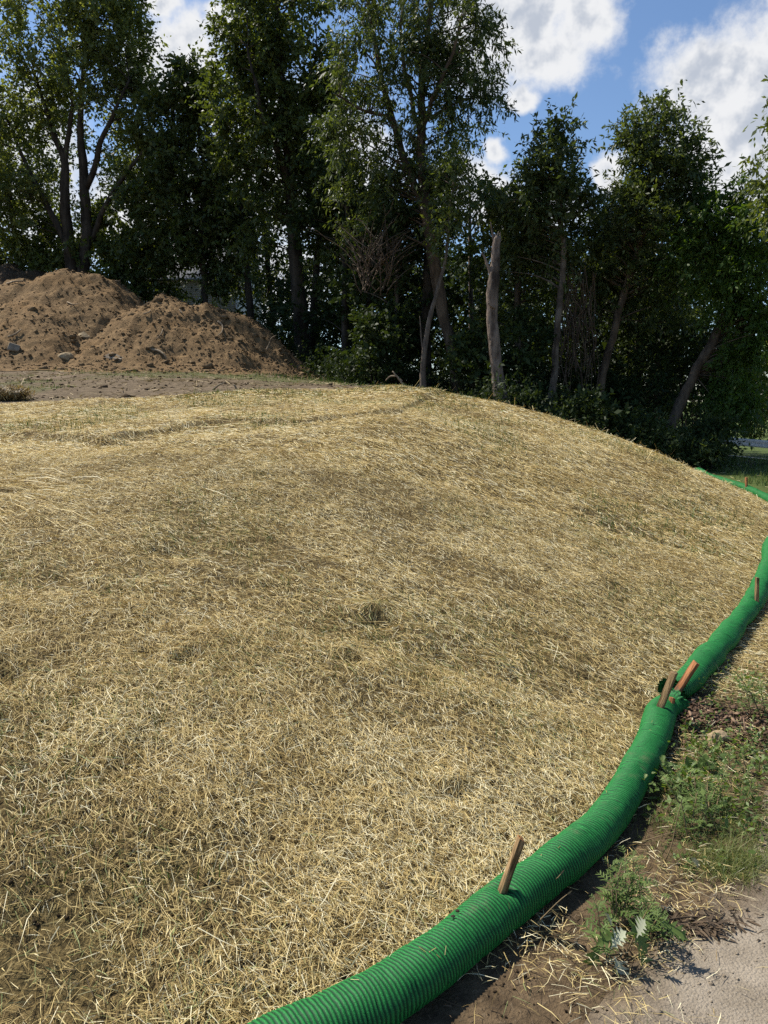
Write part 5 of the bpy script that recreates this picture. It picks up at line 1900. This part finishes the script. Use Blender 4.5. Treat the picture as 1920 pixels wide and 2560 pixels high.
link('soil_crumbs', mesh_np('soil_crumbs', V, Fq, m_crumb), None, 'dark crumbs of soil showing between the straw near the socks', 'soil', kind='stuff')

n = 5200
x = rng.uniform(-11, 1.5, n)
y = rng.uniform(11.4, 22.5, n)
m = (y > straw_edge(x) + .05) & (fbm(x * .7, y * 1.5, 151, 3) + .25 * rng.normal(size=n) > .02)
x, y = x[m], y[m]
V, Fq, _ = pebbles(np.stack([x, y, height(x, y) + .004], 1), .018 * np.exp(rng.normal(0, .6, len(x))), 63, .6)
link('dirt_clods', mesh_np('dirt_clods', V, Fq, m_crumb), None, 'crumbled clods scattered over the bare graded dirt', 'soil', kind='stuff')
n = 1500
x = rng.uniform(-9, 3, n)
y = rng.uniform(11.5, 20, n)
m = y > straw_edge(x) - .1
V, Fq, c = straw_mesh(x[m], y[m], .16, .012, .25, .015, .1, 64)
link('dirt_litter', mesh_np('dirt_litter', V, Fq, m_dry, {'rnd': c}), None, 'bits of root and stubble lying on the bare dirt', 'litter', kind='stuff')
# broken dry stems and old leaves in the strip between the near sock and the path
n = 9000
x = rng.uniform(-.2, 2.6, n)
y = rng.uniform(1.2, 4.6, n)
d_ = toe_dist(x, y)
lat_ = (x - pa[0]) * pn[0] + (y - pa[1]) * pn[1]
m = (d_ < -.07) & (lat_ < .12 + .25 * rng.random(n)) & (fbm(x * 4, y * 4, 161, 3) > -.08)
V, Fq, c = straw_mesh(x[m], y[m], .035, .0026, .2, .006, .1, 65)
link('strip_litter', mesh_np('strip_litter', V, Fq, m_deadweed, {'rnd': c}), None, 'dark broken stems and old leaves between the near sock and the path', 'litter', kind='stuff')
# stray straw stuck to the socks
VV, FF, CC, off = [], [], [], 0
r_ = np.random.default_rng(71)
for (c, zg) in ((c1, z1), (c2, z2)):
    n = 34
    k = r_.integers(10, len(c) - 12, n)
    tn = c[k + 4] - c[k - 4]
    tn /= np.linalg.norm(tn, axis=1)[:, None]
    sdv = np.stack([tn[:, 1], -tn[:, 0]], 1)
    a = r_.uniform(.5, 2.7, n)
    R_ = SR * 1.09
    Pc = np.stack([c[k, 0] + sdv[:, 0] * np.cos(a) * R_ * 1.06, c[k, 1] + sdv[:, 1] * np.cos(a) * R_ * 1.06, zg[k] + SR * .8 + np.sin(a) * R_ * .97], 1)
    dv = np.stack([tn[:, 0], tn[:, 1], 0 * a], 1) * r_.normal(0, 1, n)[:, None] + np.stack([-sdv[:, 0] * np.sin(a), -sdv[:, 1] * np.sin(a), np.cos(a)], 1) * r_.normal(0, .6, n)[:, None]
    dv *= (r_.uniform(.004, .016, n) / np.linalg.norm(dv, axis=1))[:, None]
    nr = np.stack([sdv[:, 0] * np.cos(a), sdv[:, 1] * np.cos(a), np.sin(a)], 1)
    sv = np.cross(dv, nr)
    sv *= (.0008 / np.linalg.norm(sv, axis=1))[:, None]
    V = np.stack([Pc - dv - sv, Pc - dv + sv, Pc + dv + sv, Pc + dv - sv], 1).reshape(-1, 3)
    VV.append(V)
    FF.append(np.arange(4 * n).reshape(-1, 4) + off)
    CC.append(np.repeat(np.clip(r_.normal(.5, .25, n), 0, .95), 4))
    off += 4 * n
link('stray_straw', mesh_np('stray_straw', np.concatenate(VV), np.concatenate(FF), m_straw, {'rnd': np.concatenate(CC)}), None, 'stray bits of straw clinging to the green socks', 'straw', kind='stuff')
